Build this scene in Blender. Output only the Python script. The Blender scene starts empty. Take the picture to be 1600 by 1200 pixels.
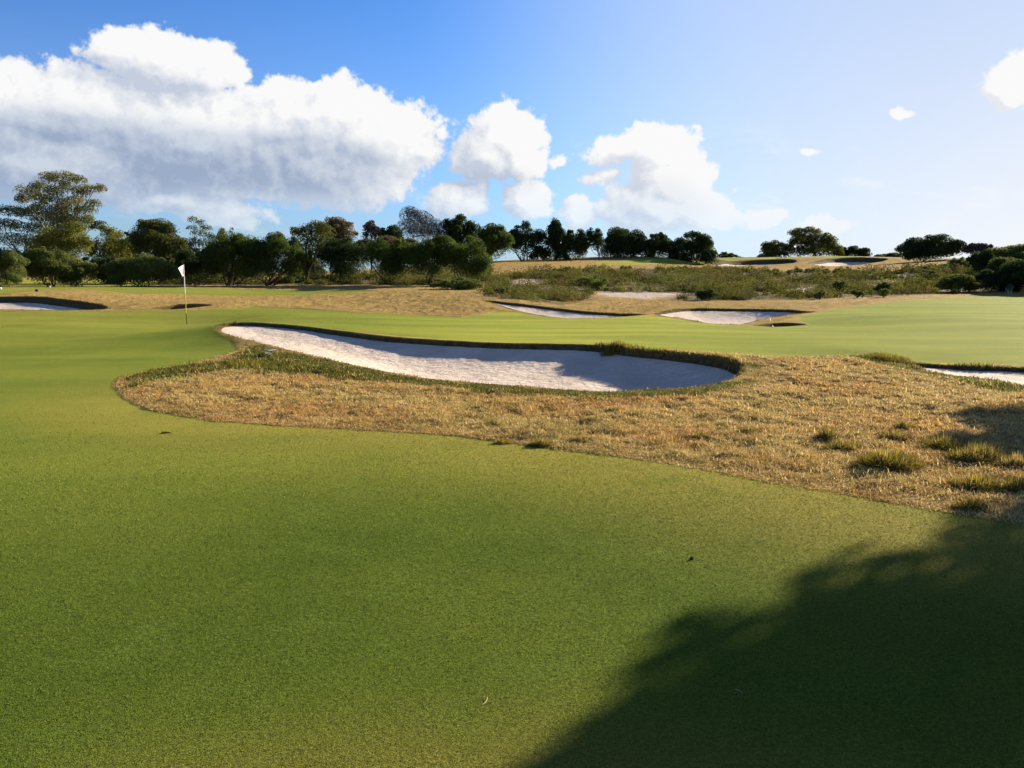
import bpy, math, random
import numpy as np
from mathutils import Vector

random.seed(7)
RNG = np.random.default_rng(7)
S = bpy.context.scene
COL = S.collection

# ------------------------------------------------------------------ camera
F = 1209.0                     # focal length in pixels of the 1600 px wide photograph
HOR = 430.0                    # horizon row
EYE = 1.6
PITCH = math.atan((600.0 - HOR) / F)
cP, sP = math.cos(PITCH), math.sin(PITCH)
cam_d = bpy.data.cameras.new('camera')
cam = bpy.data.objects.new('camera', cam_d)
COL.objects.link(cam)
cam.location = (0, 0, EYE)
cam.rotation_euler = (math.pi / 2 - PITCH, 0, 0)
cam_d.sensor_width = 36.0
cam_d.lens = 36.0 * F / 1600.0
cam_d.clip_start = 0.05
cam_d.clip_end = 20000
S.camera = cam


def ray(px, py):
    u = (np.asarray(px, float) - 800) / F
    v = (600 - np.asarray(py, float)) / F
    return u, cP + v * sP, -sP + v * cP


def P(px, py, Y):
    """world point seen at photo pixel (px,py) at forward distance Y"""
    dx, dy, dz = ray(px, py)
    t = Y / dy
    return np.array([dx * t, Y + 0 * dx, EYE + dz * t]).T


def plane_pt(px, py, z=0.0):
    dx, dy, dz = ray(px, py)
    t = (z - EYE) / dz
    return np.array([dx * t, dy * t, z + 0 * dx]).T


# ------------------------------------------------------------------ noise
def _hash(ix, iy, seed):
    h = (ix.astype(np.int64) * 374761393 + iy.astype(np.int64) * 668265263 + seed * 974634777) & 0xFFFFFFFF
    h = ((h ^ (h >> 13)) * 1274126177) & 0xFFFFFFFF
    return (h ^ (h >> 16)) & 0xFFFFFFFF


def pnoise(x, y, seed=0):
    x0 = np.floor(x); y0 = np.floor(y)
    fx = x - x0; fy = y - y0
    ux = fx * fx * fx * (fx * (fx * 6 - 15) + 10)
    uy = fy * fy * fy * (fy * (fy * 6 - 15) + 10)

    def g(dx, dy):
        a = _hash(x0 + dx, y0 + dy, seed) * (2 * math.pi / 4294967296.0)
        return np.cos(a) * (fx - dx) + np.sin(a) * (fy - dy)
    a = g(0, 0) * (1 - ux) + g(1, 0) * ux
    b = g(0, 1) * (1 - ux) + g(1, 1) * ux
    return (a * (1 - uy) + b * uy) * 1.5


def fbm(x, y, seed=0, octv=4, rough=0.5):
    s = 0; a = 1; n = 0
    for i in range(octv):
        s = s + a * pnoise(x * 2 ** i, y * 2 ** i, seed + i * 17); n += a; a *= rough
    return s / n


def sstep(a, b, x):
    t = np.clip((x - a) / (b - a), 0, 1)
    return t * t * (3 - 2 * t)


# ------------------------------------------------------------------ terrain
# every distance is handled in the conformal plane (azimuth, ln range)
def lp(x, y):
    return np.arctan2(x, y), 0.5 * np.log(x * x + y * y)


BUNKERS = {}
BUNKERS['main'] = [(338,517,19.5),(345,509,20.5),(370,505,21),(420,506,20.8),(480,511,20),(550,520,18.8),(620,528,17.9),(700,533,17.3),(780,537,16.9),(850,538,16.6),(915,539.5,16.4),(945,541,16.2),(965,543,15.9),(1000,547,15.4),(1060,551,14.9),(1110,556,14.4),(1145,563,13.8),(1163,573,13.2),(1161,584,12.6),(1140,596,11.9),(1100,605,11.4),(1050,610,11.1),(980,613,10.9),(930,614,10.9),(860,609,11.2),(780,603,11.6),(700,597,12.0),(640,589,12.6),(580,578,13.4),(520,565,14.5),(470,553,15.7),(420,541,17),(380,531,18.2),(350,523,19.1)]
BUNKERS['right'] = [(1420,570,14.6),(1460,570.5,14.7),(1520,573,14.4),(1600,576,14.1),(1700,582,13.6),(1760,595,12.9),(1740,612,12),(1680,612,11.8),(1600,604,12.1),(1540,594,12.6),(1480,587,13.1),(1440,579,13.8)]
BUNKERS['left'] = [(-90,466,37),(-50,463,38),(0,463,38),(60,463,38),(100,467,37),(140,472,36),(165,477,35),(171,482,33.8),(150,484,32.5),(80,484.5,32),(0,483,32.5),(-60,481,33.5),(-95,474,35)]
BUNKERS['slot'] = [(226,481,33),(260,476.5,34.5),(300,474.5,35),(332,476.5,34.5),(300,481,33),(260,483.5,32.4)]
BUNKERS['cleft'] = [(755,469,38),(800,473,37),(870,481,36),(920,486.5,35),(970,489.5,34.5),(1003,490.5,33.8),(1006,493,32.5),(975,495,31),(940,496.5,30),(885,497.5,29.7),(845,493,31),(810,486,33),(775,475.5,36)]
BUNKERS['cright'] = [(1024,489.5,34),(1060,482.5,35.5),(1100,481.5,36),(1180,482.5,36),(1240,484,35.5),(1276,487.5,35),(1250,490.5,34),(1215,495,32),(1190,499.5,30),(1160,507,27.8),(1130,507,27.6),(1090,502.5,28.8),(1050,496,31.2),(1026,492,33)]
BUNKERS['pot'] = [(1172,507.5,26.6),(1200,504.5,27.6),(1230,504,27.8),(1261,506.8,27),(1230,510,26),(1200,510.3,25.8)]
BUNKERS['fara'] = [(1112,412.5,138),(1140,407.5,143),(1180,405.5,146),(1225,404.5,147),(1245,407,144),(1240,411,139),(1210,413.5,136),(1160,415.8,133),(1125,416,133)]
BUNKERS['farb'] = [(1260,411,136),(1285,405,143),(1320,402,146),(1355,402,146),(1387,404,144),(1380,408.5,140),(1350,413,134),(1325,415,131),(1290,415.8,131)]
BUNKERS['farc'] = [(1074,413.2,132),(1090,411.8,133.5),(1102,413.3,132.5),(1090,414.8,131)]

CTRL = [  # (px, py, forward distance)
 (100,560,15.3),(250,560,15.2),(0,520,21.5),(105,509,24.2),(292,511,25.5),(292,517,23),(240,509,26),(350,503,27),(0,490,31),(0,560,15.6),(100,600,11.8),(292,507,28),(150,500,29),(300,540,18),(380,565,15),
 (300,600,11.4),(450,600,11.9),(600,640,9.3),(800,650,8.9),(1000,660,8.6),(1250,600,11.6),(1400,620,10.4),(1300,680,7.8),(1550,680,7.7),
 (600,513,22),(600,500,26.5),(400,493,28),(700,510,23.5),(850,520,21),(1000,520,20.5),(1000,506,25.5),(1010,493.5,30.5),(1200,530,18.8),(1200,518,21.8),
 (1300,553,15.6),(1380,552,15.4),(1450,540,17.5),(1600,540,17.5),(1600,500,27),(1450,500,27),(1350,490,31),(1600,475,42),(1450,470,45),(1600,460,58),(1500,462,55),
 (1100,474,42),(1250,471,46),(1000,479,39),(930,470,44),(1000,462,52),
 (800,457,52),(900,457,54),(1000,445,66),(1100,455,58),(1250,448,70),(1400,442,72),(1540,446,66),(850,431,88),(1000,427,92),(1250,427,95),(1400,421,100),(1100,417,110),(1250,420,114),(1500,417,92),
 (780,409,118),(850,407,125),(930,413,112),(930,405.5,132),(1050,405,135),(1050,413.5,117),(1130,405.5,140),(1200,402.5,152),(1250,401.5,152),(1350,401,150),(1420,406,135),(1500,406,120),(1480,412,105),(1600,417,100),
 (800,409,170),(1050,408,185),(1250,405,205),(1450,410,185),(1650,410,185),
 (640,455,46),(540,459,47),(720,458,44),(640,475,38),(640,492,31.5),(500,486,32),(400,478,35),(300,468,41),(200,461,44),(100,455.5,47),(0,455,48),(740,493,31),
 (470,457,58),(400,457,58),(300,453,57),(150,449,60),(0,449.5,58),(600,450,62),(450,462,49),(250,461,48),
 (300,447,72),(500,446,72),(650,446,70),(720,453,58),(100,444.5,80),(0,444,85),(150,438,110),(300,437,115),(500,431,120),(600,424,120),(700,415,118),(100,436,180),(400,432,180),(-300,446,80),(-300,455,48),(-300,500,27),(-300,600,11.5),
 (1900,600,11.5),(1900,500,27),(1900,455,58),(1900,430,100),(1900,412,170),
]
cp = [P(*c) for c in CTRL]
for py in (1500, 1200, 1000, 850, 760, 700):
    for px in (-900, -200, 300, 800, 1300, 1900):
        if py == 700 and px in (300, 800, 1300):
            continue
        cp.append(plane_pt(px, py, 0.0))
for k, o in BUNKERS.items():
    for c in o:
        cp.append(P(*c))
for th in (-170, -120, -80, 80, 120, 170):
    for r, z in ((2, 0), (8, 0), (25, 0), (80, .4), (250, 1.5)):
        cp.append(np.array([r * math.sin(math.radians(th)), r * math.cos(math.radians(th)), z]))
for th, z in ((-35, 2), (-10, 3), (10, 5), (35, 5)):
    cp.append(np.array([700 * math.sin(math.radians(th)), 700 * math.cos(math.radians(th)), z]))
cp = np.array(cp)
ct, cr = lp(cp[:, 0], cp[:, 1])
# drop near-duplicate controls
keep = []
for i in range(len(ct)):
    if all((ct[i] - ct[j]) ** 2 + (cr[i] - cr[j]) ** 2 > 0.0045 ** 2 for j in keep):
        keep.append(i)
ct, cr, cz = ct[keep], cr[keep], cp[keep, 2]


def _tps(r2):
    return 0.5 * r2 * np.log(r2 + 1e-12)


def tps_fit(a, b, z, lam):
    n = len(a)
    K = _tps((a[:, None] - a) ** 2 + (b[:, None] - b) ** 2) + lam * np.eye(n)
    Q = np.c_[np.ones(n), a, b]
    M = np.block([[K, Q], [Q.T, np.zeros((3, 3))]])
    return np.linalg.solve(M, np.r_[z, 0, 0, 0])


TW = tps_fit(ct, cr, cz, 2e-5)


def base_z(x, y):
    t, r = lp(x, y)
    sh = t.shape
    t = t.ravel(); r = r.ravel()
    out = np.empty(len(t))
    for i in range(0, len(t), 20000):
        a = t[i:i + 20000]; b = r[i:i + 20000]
        K = _tps((a[:, None] - ct) ** 2 + (b[:, None] - cr) ** 2)
        out[i:i + 20000] = K @ TW[:-3] + TW[-3] + TW[-2] * a + TW[-1] * b
    return out.reshape(sh)


def hit(px, py, ymin=0.25, ymax=230.0):
    """first ground point along the photo ray (px,py)"""
    n = 1000
    px = np.atleast_1d(np.asarray(px, float)); py = np.atleast_1d(np.asarray(py, float))
    Ys = np.exp(np.linspace(math.log(ymin), math.log(ymax), n))
    dx, dy, dz = ray(px, py)
    X = (dx / dy)[:, None] * Ys
    YY = np.ones(len(px))[:, None] * Ys
    Z = EYE + (dz / dy)[:, None] * Ys
    under = Z <= base_z(X, YY) + 1e-4
    idx = np.where(under.any(1), under.argmax(1), n - 1)
    Y = Ys[idx]
    return np.c_[dx / dy * Y, Y]


def catmull(pts, sub=6):
    pts = np.asarray(pts, float)
    n = len(pts); out = []
    for i in range(n):
        p0, p1, p2, p3 = pts[i - 1], pts[i], pts[(i + 1) % n], pts[(i + 2) % n]
        for k in range(sub):
            t = k / sub
            out.append(0.5 * (2 * p1 + (p2 - p0) * t + (2 * p0 - 5 * p1 + 4 * p2 - p3) * t * t + (3 * p1 - p0 - 3 * p2 + p3) * t ** 3))
    return np.array(out)


def poly_sd(poly, a, b, pad=0.15):
    """signed distance (inside negative) in the log-polar plane; far points return pad"""
    out = np.full(a.shape, 9.0)
    m = (a > poly[:, 0].min() - pad) & (a < poly[:, 0].max() + pad) & (b > poly[:, 1].min() - pad) & (b < poly[:, 1].max() + pad)
    ia = np.where(m)[0] if a.ndim == 1 else None
    q = np.c_[a[m], b[m]]
    d2 = np.full(len(q), 1e9); ins = np.zeros(len(q), bool)
    n = len(poly)
    for i in range(n):
        p, e = poly[i], poly[(i + 1) % n] - poly[i]
        w = q - p
        t = np.clip((w @ e) / max(e @ e, 1e-14), 0, 1)
        dd = w - t[:, None] * e
        d2 = np.minimum(d2, (dd * dd).sum(1))
        y0, y1 = p[1], poly[(i + 1) % n][1]
        c = (y0 > q[:, 1]) != (y1 > q[:, 1])
        if abs(e[1]) > 1e-12:
            ins ^= c & (q[:, 0] < e[0] * (q[:, 1] - y0) / e[1] + p[0])
    sd = np.sqrt(d2); sd[ins] *= -1
    out[m] = np.minimum(sd, pad)
    return out


def pix_poly(pts, smooth=0):
    pts = np.asarray(pts, float)
    h = hit(pts[:, 0], pts[:, 1])
    q = np.c_[lp(h[:, 0], h[:, 1])]
    return catmull(q, smooth) if smooth else q


BP = {}
for k, o in BUNKERS.items():
    w = np.array([P(*c) for c in o])
    q = np.c_[lp(w[:, 0], w[:, 1])]
    BP[k] = catmull(q, 12 if k.startswith('far') else 8)
# per bunker: lip drop at far side, at near side, bowl depth (m), bowl scale (m), ramp width
BSPEC = {'main': (.10, .015, .36, .8, .11), 'right': (.06, .01, .07, .6, .10), 'left': (.30, .04, .36, 1.6, .40), 'slot': (.45, .05, .5, .5, .22),
         'cleft': (.12, .02, .38, 1.2, .20), 'cright': (.12, .02, .52, 1.1, .20), 'pot': (.42, .05, .5, .4, .2), 'fara': (.9, .06, 1.4, 3, 1.0), 'farb': (.9, .06, 1.6, 3, 1.0), 'farc': (.5, .1, .6, 1, .4)}

GREEN_NEAR = [(-2500,4000),(-700,490),(-60,486),(0,486),(170,486.5),(230,485.5),(300,486),(350,482.5),(400,479),(480,483),(560,488.5),(650,492.5),(720,495.5),(750,493),(775,486),(800,487),(850,495),(900,498),(940,498),(1000,494),(1040,496),(1090,503),(1140,508),(1180,510),(1215,511),(1264,508),(1246,501),(1250,494),(1280,488),(1300,484),(1350,477),(1420,469),(1500,464),(1600,461),(2400,458),(2400,575),(1600,573),(1420,566),(1380,553.5),(1300,556),(1200,557),(1150,554),(1100,549.5),(1050,547),(1000,546),(945,540),(850,537.5),(700,532.5),(550,520),(420,506),(345,508),(336,520),(368,535),(372,548),(300,568),(230,580),(185,592),(179,605),(195,622),(230,640),(330,658),(450,667),(560,673),(700,681),(800,693),(900,705),(1000,718),(1100,735),(1200,755),(1300,770),(1400,787),(1500,805),(1600,820),(2400,930),(4000,4000)]
GREEN_STRIP = [(-300,462),(0,460.5),(60,454.5),(150,454),(200,459.5),(300,460.5),(400,462.5),(470,462),(560,457.5),(595,455),(560,453),(400,452.5),(300,450),(150,446.5),(0,448.3),(-300,448.5)]
GREEN_BACK = [(-300,446.5),(0,447),(150,446),(290,445.5),(290,441),(150,437.5),(-300,437.5)]
GREEN_FAR = [(925,413.3),(1000,414),(1075,411.5),(1110,410),(1130,407),(1160,405.2),(1250,404),(1300,403.5),(1350,402),(1340,400.8),(1250,401.3),(1180,403),(1100,404),(1000,404.8),(950,408.5)]
HEATH = [(752,464),(765,445),(790,434),(850,424),(880,422),(930,420),(1010,420),(1100,422),(1200,424),(1300,423),(1400,424),(1470,416),(1520,409),(1750,405),(1750,453),(1540,456),(1460,461),(1380,464),(1250,469),(1100,471),(1062,471),(1040,460),(930,457),(918,471),(870,476),(830,471)]
HEATH_BACK = [(250,442),(400,440),(480,436),(600,429),(690,423),(765,415),(772,438),(700,447),(560,445),(400,446),(250,446)]
SANDY = [[(925,458.5),(985,457),(1058,459.5),(1050,464),(1010,468),(980,466),(940,463)],
         [(790,447),(810,438),(832,436.5),(828,445),(800,454)],
         [(1340,450),(1385,440),(1420,438),(1410,447),(1360,453)],
         [(1440,444),(1470,437),(1510,433.5),(1512,437),(1475,444)],
         [(1225,458),(1255,450),(1280,452),(1262,460)],
         [(1415,419),(1450,416),(1452,418),(1420,421)]]
LUSH = [[(225,583),(300,571),(370,562),(385,540),(440,549),(520,566),(600,582),(700,596),(800,603),(900,612),(960,613),(1060,609),(1140,597),(1180,584),(1170,570),(1195,575),(1195,590),(1150,610),(1060,622),(960,627),(860,622),(760,615),(660,606),(560,596),(470,588),(380,582),(300,590),(240,602),(200,604)],
        [(1330,556),(1380,550),(1425,563),(1480,582),(1560,600),(1640,609),(1640,619),(1540,607),(1440,586),(1380,573)]]
gp_near = pix_poly(GREEN_NEAR); gp_strip = pix_poly(GREEN_STRIP); gp_far = pix_poly(GREEN_FAR); gp_back = pix_poly(GREEN_BACK)
hp = pix_poly(HEATH); hp2 = pix_poly(HEATH_BACK); sp_ = [pix_poly(q, 3) for q in SANDY]; lush_ = [pix_poly(q, 3) for q in LUSH]


def bunker_apply(x, y, z, a, b, rr):
    """carves the bunkers; returns z, bunker index (-1 none) where the floor is sand, soil weight"""
    own = np.full(a.shape, -1, int); soil = np.zeros(a.shape); edge = np.full(a.shape, 9.0); edgen = np.full(a.shape, 9.0)
    for bi, (k, poly) in enumerate(BP.items()):
        sd = poly_sd(poly, a, b, 0.07)
        m = sd < 0.069
        if not m.any():
            continue
        far, near, bowl, scale, ramp = BSPEC[k]
        R = rr[m]; s = sd[m] * R                                   # metres
        s = s + 0.035 * fbm(x[m] * 2.2, y[m] * 2.2, 90 + bi, 3) * min(1.0, ramp * 3)
        n = len(poly)
        tang = np.roll(poly, -1, 0) - np.roll(poly, 1, 0)
        area = (poly[:, 0] * np.roll(poly[:, 1], -1) - poly[:, 1] * np.roll(poly[:, 0], -1)).sum()
        nrm = np.c_[tang[:, 1], -tang[:, 0]] * (1 if area > 0 else -1)
        nrm /= np.linalg.norm(nrm, axis=1)[:, None]
        wb = sstep(-0.35, 0.55, nrm[:, 1] + 0.25 * nrm[:, 0])      # far / right side of the bunker has the tall lip
        if k == 'main':                                            # the left end is nearly flush
            th = poly[:, 0]
            wb = wb * (0.6 + 0.4 * sstep(th.min(), th.min() + 0.2, th) + .35 * sstep(.08, .13, th))
        lip = near + (far - near) * wb
        if k == 'main':
            lip = lip + .05 * sstep(.13, .27, poly[:, 0]) * sstep(.2, .9, wb)
        px_ = np.exp(poly[:, 1]) * np.sin(poly[:, 0]); py_ = np.exp(poly[:, 1]) * np.cos(poly[:, 0])
        ez = base_z(px_, py_) - lip
        q = np.c_[a[m], b[m]]
        d2 = (q[:, :1] - poly[:, 0]) ** 2 + (q[:, 1:] - poly[:, 1]) ** 2 + (np.linalg.norm(np.roll(poly, -1, 0) - poly, axis=1).max() * .8) ** 2
        w = d2 ** -1.5
        sz = (w @ ez) / w.sum(1)
        ins = np.clip(-s - ramp, 0, None)
        if k == 'main':
            bowl = bowl * (.25 + .75 * sstep(-.30, -.10, a[m]) + .5 * sstep(.08, .22, a[m]))
        sz = sz - bowl * (1 - np.exp(-(ins / scale) ** 1.3)) + 0.012 * fbm(x[m] * 3, y[m] * 3, 7 + bi, 4)
        t = np.clip(-s / ramp, 0, 1)
        blend = t * t * (3 - 2 * t)
        lipup = 0.02 * np.exp(-(s / 0.25) ** 2) * (s > -ramp) if k in ('main', 'right') else 0
        zz = z[m]
        z[m] = (zz + lipup) * (1 - blend) + sz * blend
        o = own[m]; o[s < -ramp * 0.45] = bi; own[m] = o
        en = edgen[m]; edgen[m] = np.minimum(en, s / ramp)
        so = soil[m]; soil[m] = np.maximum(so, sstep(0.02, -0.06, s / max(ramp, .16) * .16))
        e = edge[m]; edge[m] = np.minimum(e, s)
    return z, own, soil, edge, edgen


def surface(x, y, detail=True):
    a, b = lp(x, y)
    rr = np.exp(b)
    z = base_z(x, y)
    gn = poly_sd(gp_near, a, b, 0.2) * rr
    gs = poly_sd(gp_strip, a, b, 0.05) * rr
    gf = poly_sd(gp_far, a, b, 0.05) * rr
    gs = np.minimum(gs, poly_sd(gp_back, a, b, .05) * rr)
    wob = 0.05 * fbm(x * 1.7, y * 1.7, 3, 3) + 0.04 * fbm(x * 6, y * 6, 5, 2)
    g = np.minimum(np.minimum(gn, gs), gf) + wob * np.clip(rr / 12, .5, 3)
    green = sstep(0.06, -0.06, g / np.clip(rr / 12, .6, 4))
    hd = np.minimum(poly_sd(hp, a, b, 0.1), poly_sd(hp2, a, b, .1)) * rr
    heath = sstep(1.0, -1.0, hd + 1.5 * fbm(x * .4, y * .4, 31, 3))
    sandy = np.zeros_like(x); lush = np.zeros_like(x)
    for q in sp_:
        sandy = np.maximum(sandy, sstep(0.9, -0.9, poly_sd(q, a, b, 0.1) * rr + 2.0 * fbm(x * .8, y * .8, 41, 4)))
    for q in lush_:
        lush = np.maximum(lush, sstep(0.15, -0.15, poly_sd(q, a, b, 0.2) * rr + .5 * fbm(x * 1.6, y * 1.6, 43, 4)))
    dry = 1 - green
    if detail:
        near = np.clip(1 - rr / 60, 0, 1)
        z = z + green * near * 0.02 * fbm(x * .35, y * .35, 14, 2)
        z = z + green * 0.05 * sstep(20, 40, rr) * fbm(x * .16, y * .30, 15, 3)
    z, own, soil, edge, edgen = bunker_apply(x, y, z, a, b, rr)
    if detail:
        z = z + dry * sstep(0.0, .8, edge) * sstep(-.1, .6, g) * (0.020 + 0.045 * fbm(x * 1.1, y * 1.1, 11, 4) + 0.026 * fbm(x * 4.5, y * 4.5, 12, 3)) * np.clip(rr / 6, .7, 1.4)
    return z, dict(green=green, heath=heath, sandy=sandy, lush=lush, soil=soil, own=own, edge=edge, edgen=edgen, a=a, b=b, rr=rr, g=g)


# ------------------------------------------------------------------ mesh helpers
def mesh_np(name, verts, faces, mat, smooth=True, attrs=None, colors=None):
    """faces: (n,3) or (n,4) int array"""
    verts = np.asarray(verts, np.float32); faces = np.asarray(faces, np.int32)
    me = bpy.data.meshes.new(name)
    k = faces.shape[1]
    me.vertices.add(len(verts)); me.vertices.foreach_set('co', verts.ravel())
    me.loops.add(faces.size); me.loops.foreach_set('vertex_index', faces.ravel())
    me.polygons.add(len(faces))
    me.polygons.foreach_set('loop_start', np.arange(0, faces.size, k, dtype=np.int32))
    me.polygons.foreach_set('loop_total', np.full(len(faces), k, np.int32))
    me.polygons.foreach_set('use_smooth', np.full(len(faces), smooth, bool))
    me.update(calc_edges=True)
    for n, v in (attrs or {}).items():
        at = me.attributes.new(n, 'FLOAT', 'POINT'); at.data.foreach_set('value', np.asarray(v, np.float32).ravel())
    for n, v in (colors or {}).items():
        at = me.attributes.new(n, 'FLOAT_COLOR', 'POINT'); at.data.foreach_set('color', np.asarray(v, np.float32).ravel())
    if mat:
        me.materials.append(mat)
    ob = bpy.data.objects.new(name, me)
    COL.objects.link(ob)
    return ob


def tag(o, label=None, cat=None, group=None, kind=None):
    if label: o['label'] = label
    if cat: o['category'] = cat
    if group: o['group'] = group
    if kind: o['kind'] = kind
    return o


def empty(name, loc):
    o = bpy.data.objects.new(name, None); COL.objects.link(o)
    o.location = loc; o.empty_display_size = 0.2
    return o


def adopt(child, root):
    """parent a mesh built in world coordinates so that its own origin sits at its root"""
    me = child.data
    n = len(me.vertices)
    co = np.empty(n * 3, np.float32); me.vertices.foreach_get('co', co)
    co = co.reshape(-1, 3) - np.array(root.location, np.float32)
    me.vertices.foreach_set('co', co.ravel()); me.update()
    child.parent = root
    return child


def recentre(o, loc):
    me = o.data
    co = np.empty(len(me.vertices) * 3, np.float32); me.vertices.foreach_get('co', co)
    co = co.reshape(-1, 3) - np.array(loc, np.float32)
    me.vertices.foreach_set('co', co.ravel()); me.update()
    o.location = loc
    return o


# ------------------------------------------------------------------ node helpers
class NT:
    def __init__(self, tree):
        self.t = tree; self.n = tree.nodes; self.l = tree.links

    def add(self, typ, ins=None, **kw):
        nd = self.n.new(typ)
        for k, v in kw.items():
            setattr(nd, k, v)
        for k, v in (ins or {}).items():
            self.put(nd.inputs[k], v)
        return nd

    def put(self, sock, v):
        if isinstance(v, bpy.types.NodeSocket):
            self.l.new(v, sock)
        else:
            sock.default_value = v

    def math(self, op, a, b=0.0, c=0.0, clamp=False):
        nd = self.n.new('ShaderNodeMath'); nd.operation = op; nd.use_clamp = clamp
        for i, v in enumerate((a, b, c)):
            self.put(nd.inputs[i], v)
        return nd.outputs[0]

    def vmath(self, op, a, b=None, out=0, scale=None):
        nd = self.n.new('ShaderNodeVectorMath'); nd.operation = op
        self.put(nd.inputs[0], a)
        if b is not None: self.put(nd.inputs[1], b)
        if scale is not None: self.put(nd.inputs['Scale'], scale)
        return nd.outputs[out]

    def mix(self, f, a, b):
        nd = self.n.new('ShaderNodeMix'); nd.data_type = 'RGBA'
        self.put(nd.inputs[0], f)
        for s, v in ((nd.inputs[6], a), (nd.inputs[7], b)):
            self.put(s, v if isinstance(v, bpy.types.NodeSocket) else (*v, 1.0) if len(v) == 3 else v)
        return nd.outputs[2]

    def noise(self, vec, scale, detail=4, rough=.55, dist=0.0):
        nd = self.add('ShaderNodeTexNoise', {'Scale': scale, 'Detail': detail, 'Roughness': rough, 'Distortion': dist})
        if vec is not None: self.l.new(vec, nd.inputs['Vector'])
        return nd.outputs['Fac']

    def smooth(self, x, a, b, lo=0.0, hi=1.0):
        nd = self.n.new('ShaderNodeMapRange'); nd.interpolation_type = 'SMOOTHSTEP'
        for k, v in ((0, x), (1, a), (2, b), (3, lo), (4, hi)):
            self.put(nd.inputs[k], v)
        return nd.outputs[0]

    def lin(self, x, a, b, lo=0.0, hi=1.0):
        nd = self.n.new('ShaderNodeMapRange')
        for k, v in ((0, x), (1, a), (2, b), (3, lo), (4, hi)):
            self.put(nd.inputs[k], v)
        return nd.outputs[0]

    def attr(self, name, out='Fac'):
        nd = self.n.new('ShaderNodeAttribute'); nd.attribute_name = name
        return nd.outputs[out]

    def pos(self):
        return self.n.new('ShaderNodeNewGeometry').outputs['Position']


def new_mat(name):
    m = bpy.data.materials.new(name); m.use_nodes = True
    nt = NT(m.node_tree)
    bs = nt.n['Principled BSDF']
    bs.inputs['Roughness'].default_value = 0.9
    bs.inputs['Specular IOR Level'].default_value = 0.1
    return m, nt, bs


def simple_mat(name, col, rough=.8, var=0.25, scale=20):
    m, nt, bs = new_mat(name)
    n = nt.noise(nt.pos(), scale, 4)
    nt.put(bs.inputs['Base Color'], nt.mix(n, tuple(c * (1 - var) for c in col), tuple(min(1, c * (1 + var)) for c in col)))
    bs.inputs['Roughness'].default_value = rough
    return m


# ------------------------------------------------------------------ ground material
def ground_material():
    m, nt, bs = new_mat('grass_ground')
    p = nt.pos()
    sep = nt.add('ShaderNodeSeparateColor', {0: nt.attr('mask', 'Color')})
    green, heath, sandy = sep.outputs[0], sep.outputs[1], sep.outputs[2]
    sep2 = nt.add('ShaderNodeSeparateColor', {0: nt.attr('mask_two', 'Color')})
    lush, soil, lime = sep2.outputs[0], sep2.outputs[1], sep2.outputs[2]
    big = nt.noise(p, .5, 5, .6)
    mid = nt.noise(p, 2.6, 5, .6)
    fine = nt.noise(p, 55, 3, .7)
    grain = nt.noise(p, 170, 3, .75)
    # close mown green: darker olive, with warm wear patches near the rough
    c_put = nt.mix(nt.smooth(big, .35, .68), (0.073, 0.113, 0.014), (0.114, 0.145, 0.020))
    c_put = nt.mix(nt.smooth(mid, .48, .75), c_put, (0.098, 0.145, 0.021))
    worn = nt.attr('worn')
    c_put = nt.mix(nt.math('MULTIPLY', worn, nt.smooth(nt.noise(p, 1.1, 6, .65), .22, .50)), c_put, (.235, .190, .040))
    # fairway: brighter lime, partly painted-in backscatter of the low sun, with mowing bands
    wv = nt.add('ShaderNodeMapping', {'Vector': p, 'Scale': (.10, .62, 1.0), 'Rotation': (0, 0, .10)}).outputs[0]
    band = nt.noise(wv, 1.0, 5, .6)
    c_fair = nt.mix(nt.smooth(band, .36, .64), (0.196, 0.230, 0.034), (0.296, 0.310, 0.048))
    c_fair = nt.mix(nt.smooth(mid, .45, .7, 0, .35), c_fair, (0.289, 0.265, 0.052))
    c_green = nt.mix(lime, c_put, c_fair)
    g2 = nt.lin(fine, .25, .75, .62, 1.38)
    g3 = nt.lin(grain, .25, .75, .45, 1.55)
    var = nt.math('MULTIPLY', g2, g3)
    c_green = nt.vmath('SCALE', c_green, scale=var)
    # dry rough
    st = nt.noise(nt.add('ShaderNodeMapping', {'Vector': p, 'Scale': (1, 2.2, 1)}).outputs[0], 9, 6, .7)
    c_dry = nt.mix(nt.smooth(mid, .3, .7), (0.309, 0.200, 0.065), (0.407, 0.285, 0.105))
    c_dry = nt.mix(nt.smooth(big, .45, .75, 0, .55), c_dry, (0.237, 0.192, 0.048))
    c_dry = nt.vmath('SCALE', c_dry, scale=nt.lin(st, .28, .72, .55, 1.3))
    c_dry = nt.mix(nt.math('MULTIPLY', lush, .8), c_dry, nt.mix(st, (0.041, 0.056, 0.010), (0.118, 0.122, 0.026)))
    # heath litter, sand
    c_heath = nt.mix(nt.smooth(mid, .35, .65), (.095, .080, .035), (.20, .155, .085))
    c_sand = nt.mix(mid, (.42, .34, .275), (.54, .455, .38))
    c = nt.mix(green, c_dry, c_green)
    c = nt.mix(heath, c, c_heath)
    c = nt.mix(sandy, c, c_sand)
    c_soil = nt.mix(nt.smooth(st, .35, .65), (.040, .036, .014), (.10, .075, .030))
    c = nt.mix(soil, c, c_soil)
    nt.put(bs.inputs['Base Color'], c)
    bs.inputs['Specular IOR Level'].default_value = 0.02
    h = nt.math('ADD', nt.math('MULTIPLY', grain, .010), nt.math('MULTIPLY', fine, .012))
    hd = nt.math('MULTIPLY', nt.math('SUBTRACT', 1.0, green), nt.math('MULTIPLY', st, .09))
    bp = nt.add('ShaderNodeBump', {'Height': nt.math('ADD', h, hd), 'Distance': 1.0, 'Strength': .9})
    nt.put(bs.inputs['Normal'], bp.outputs[0])
    return m


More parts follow.
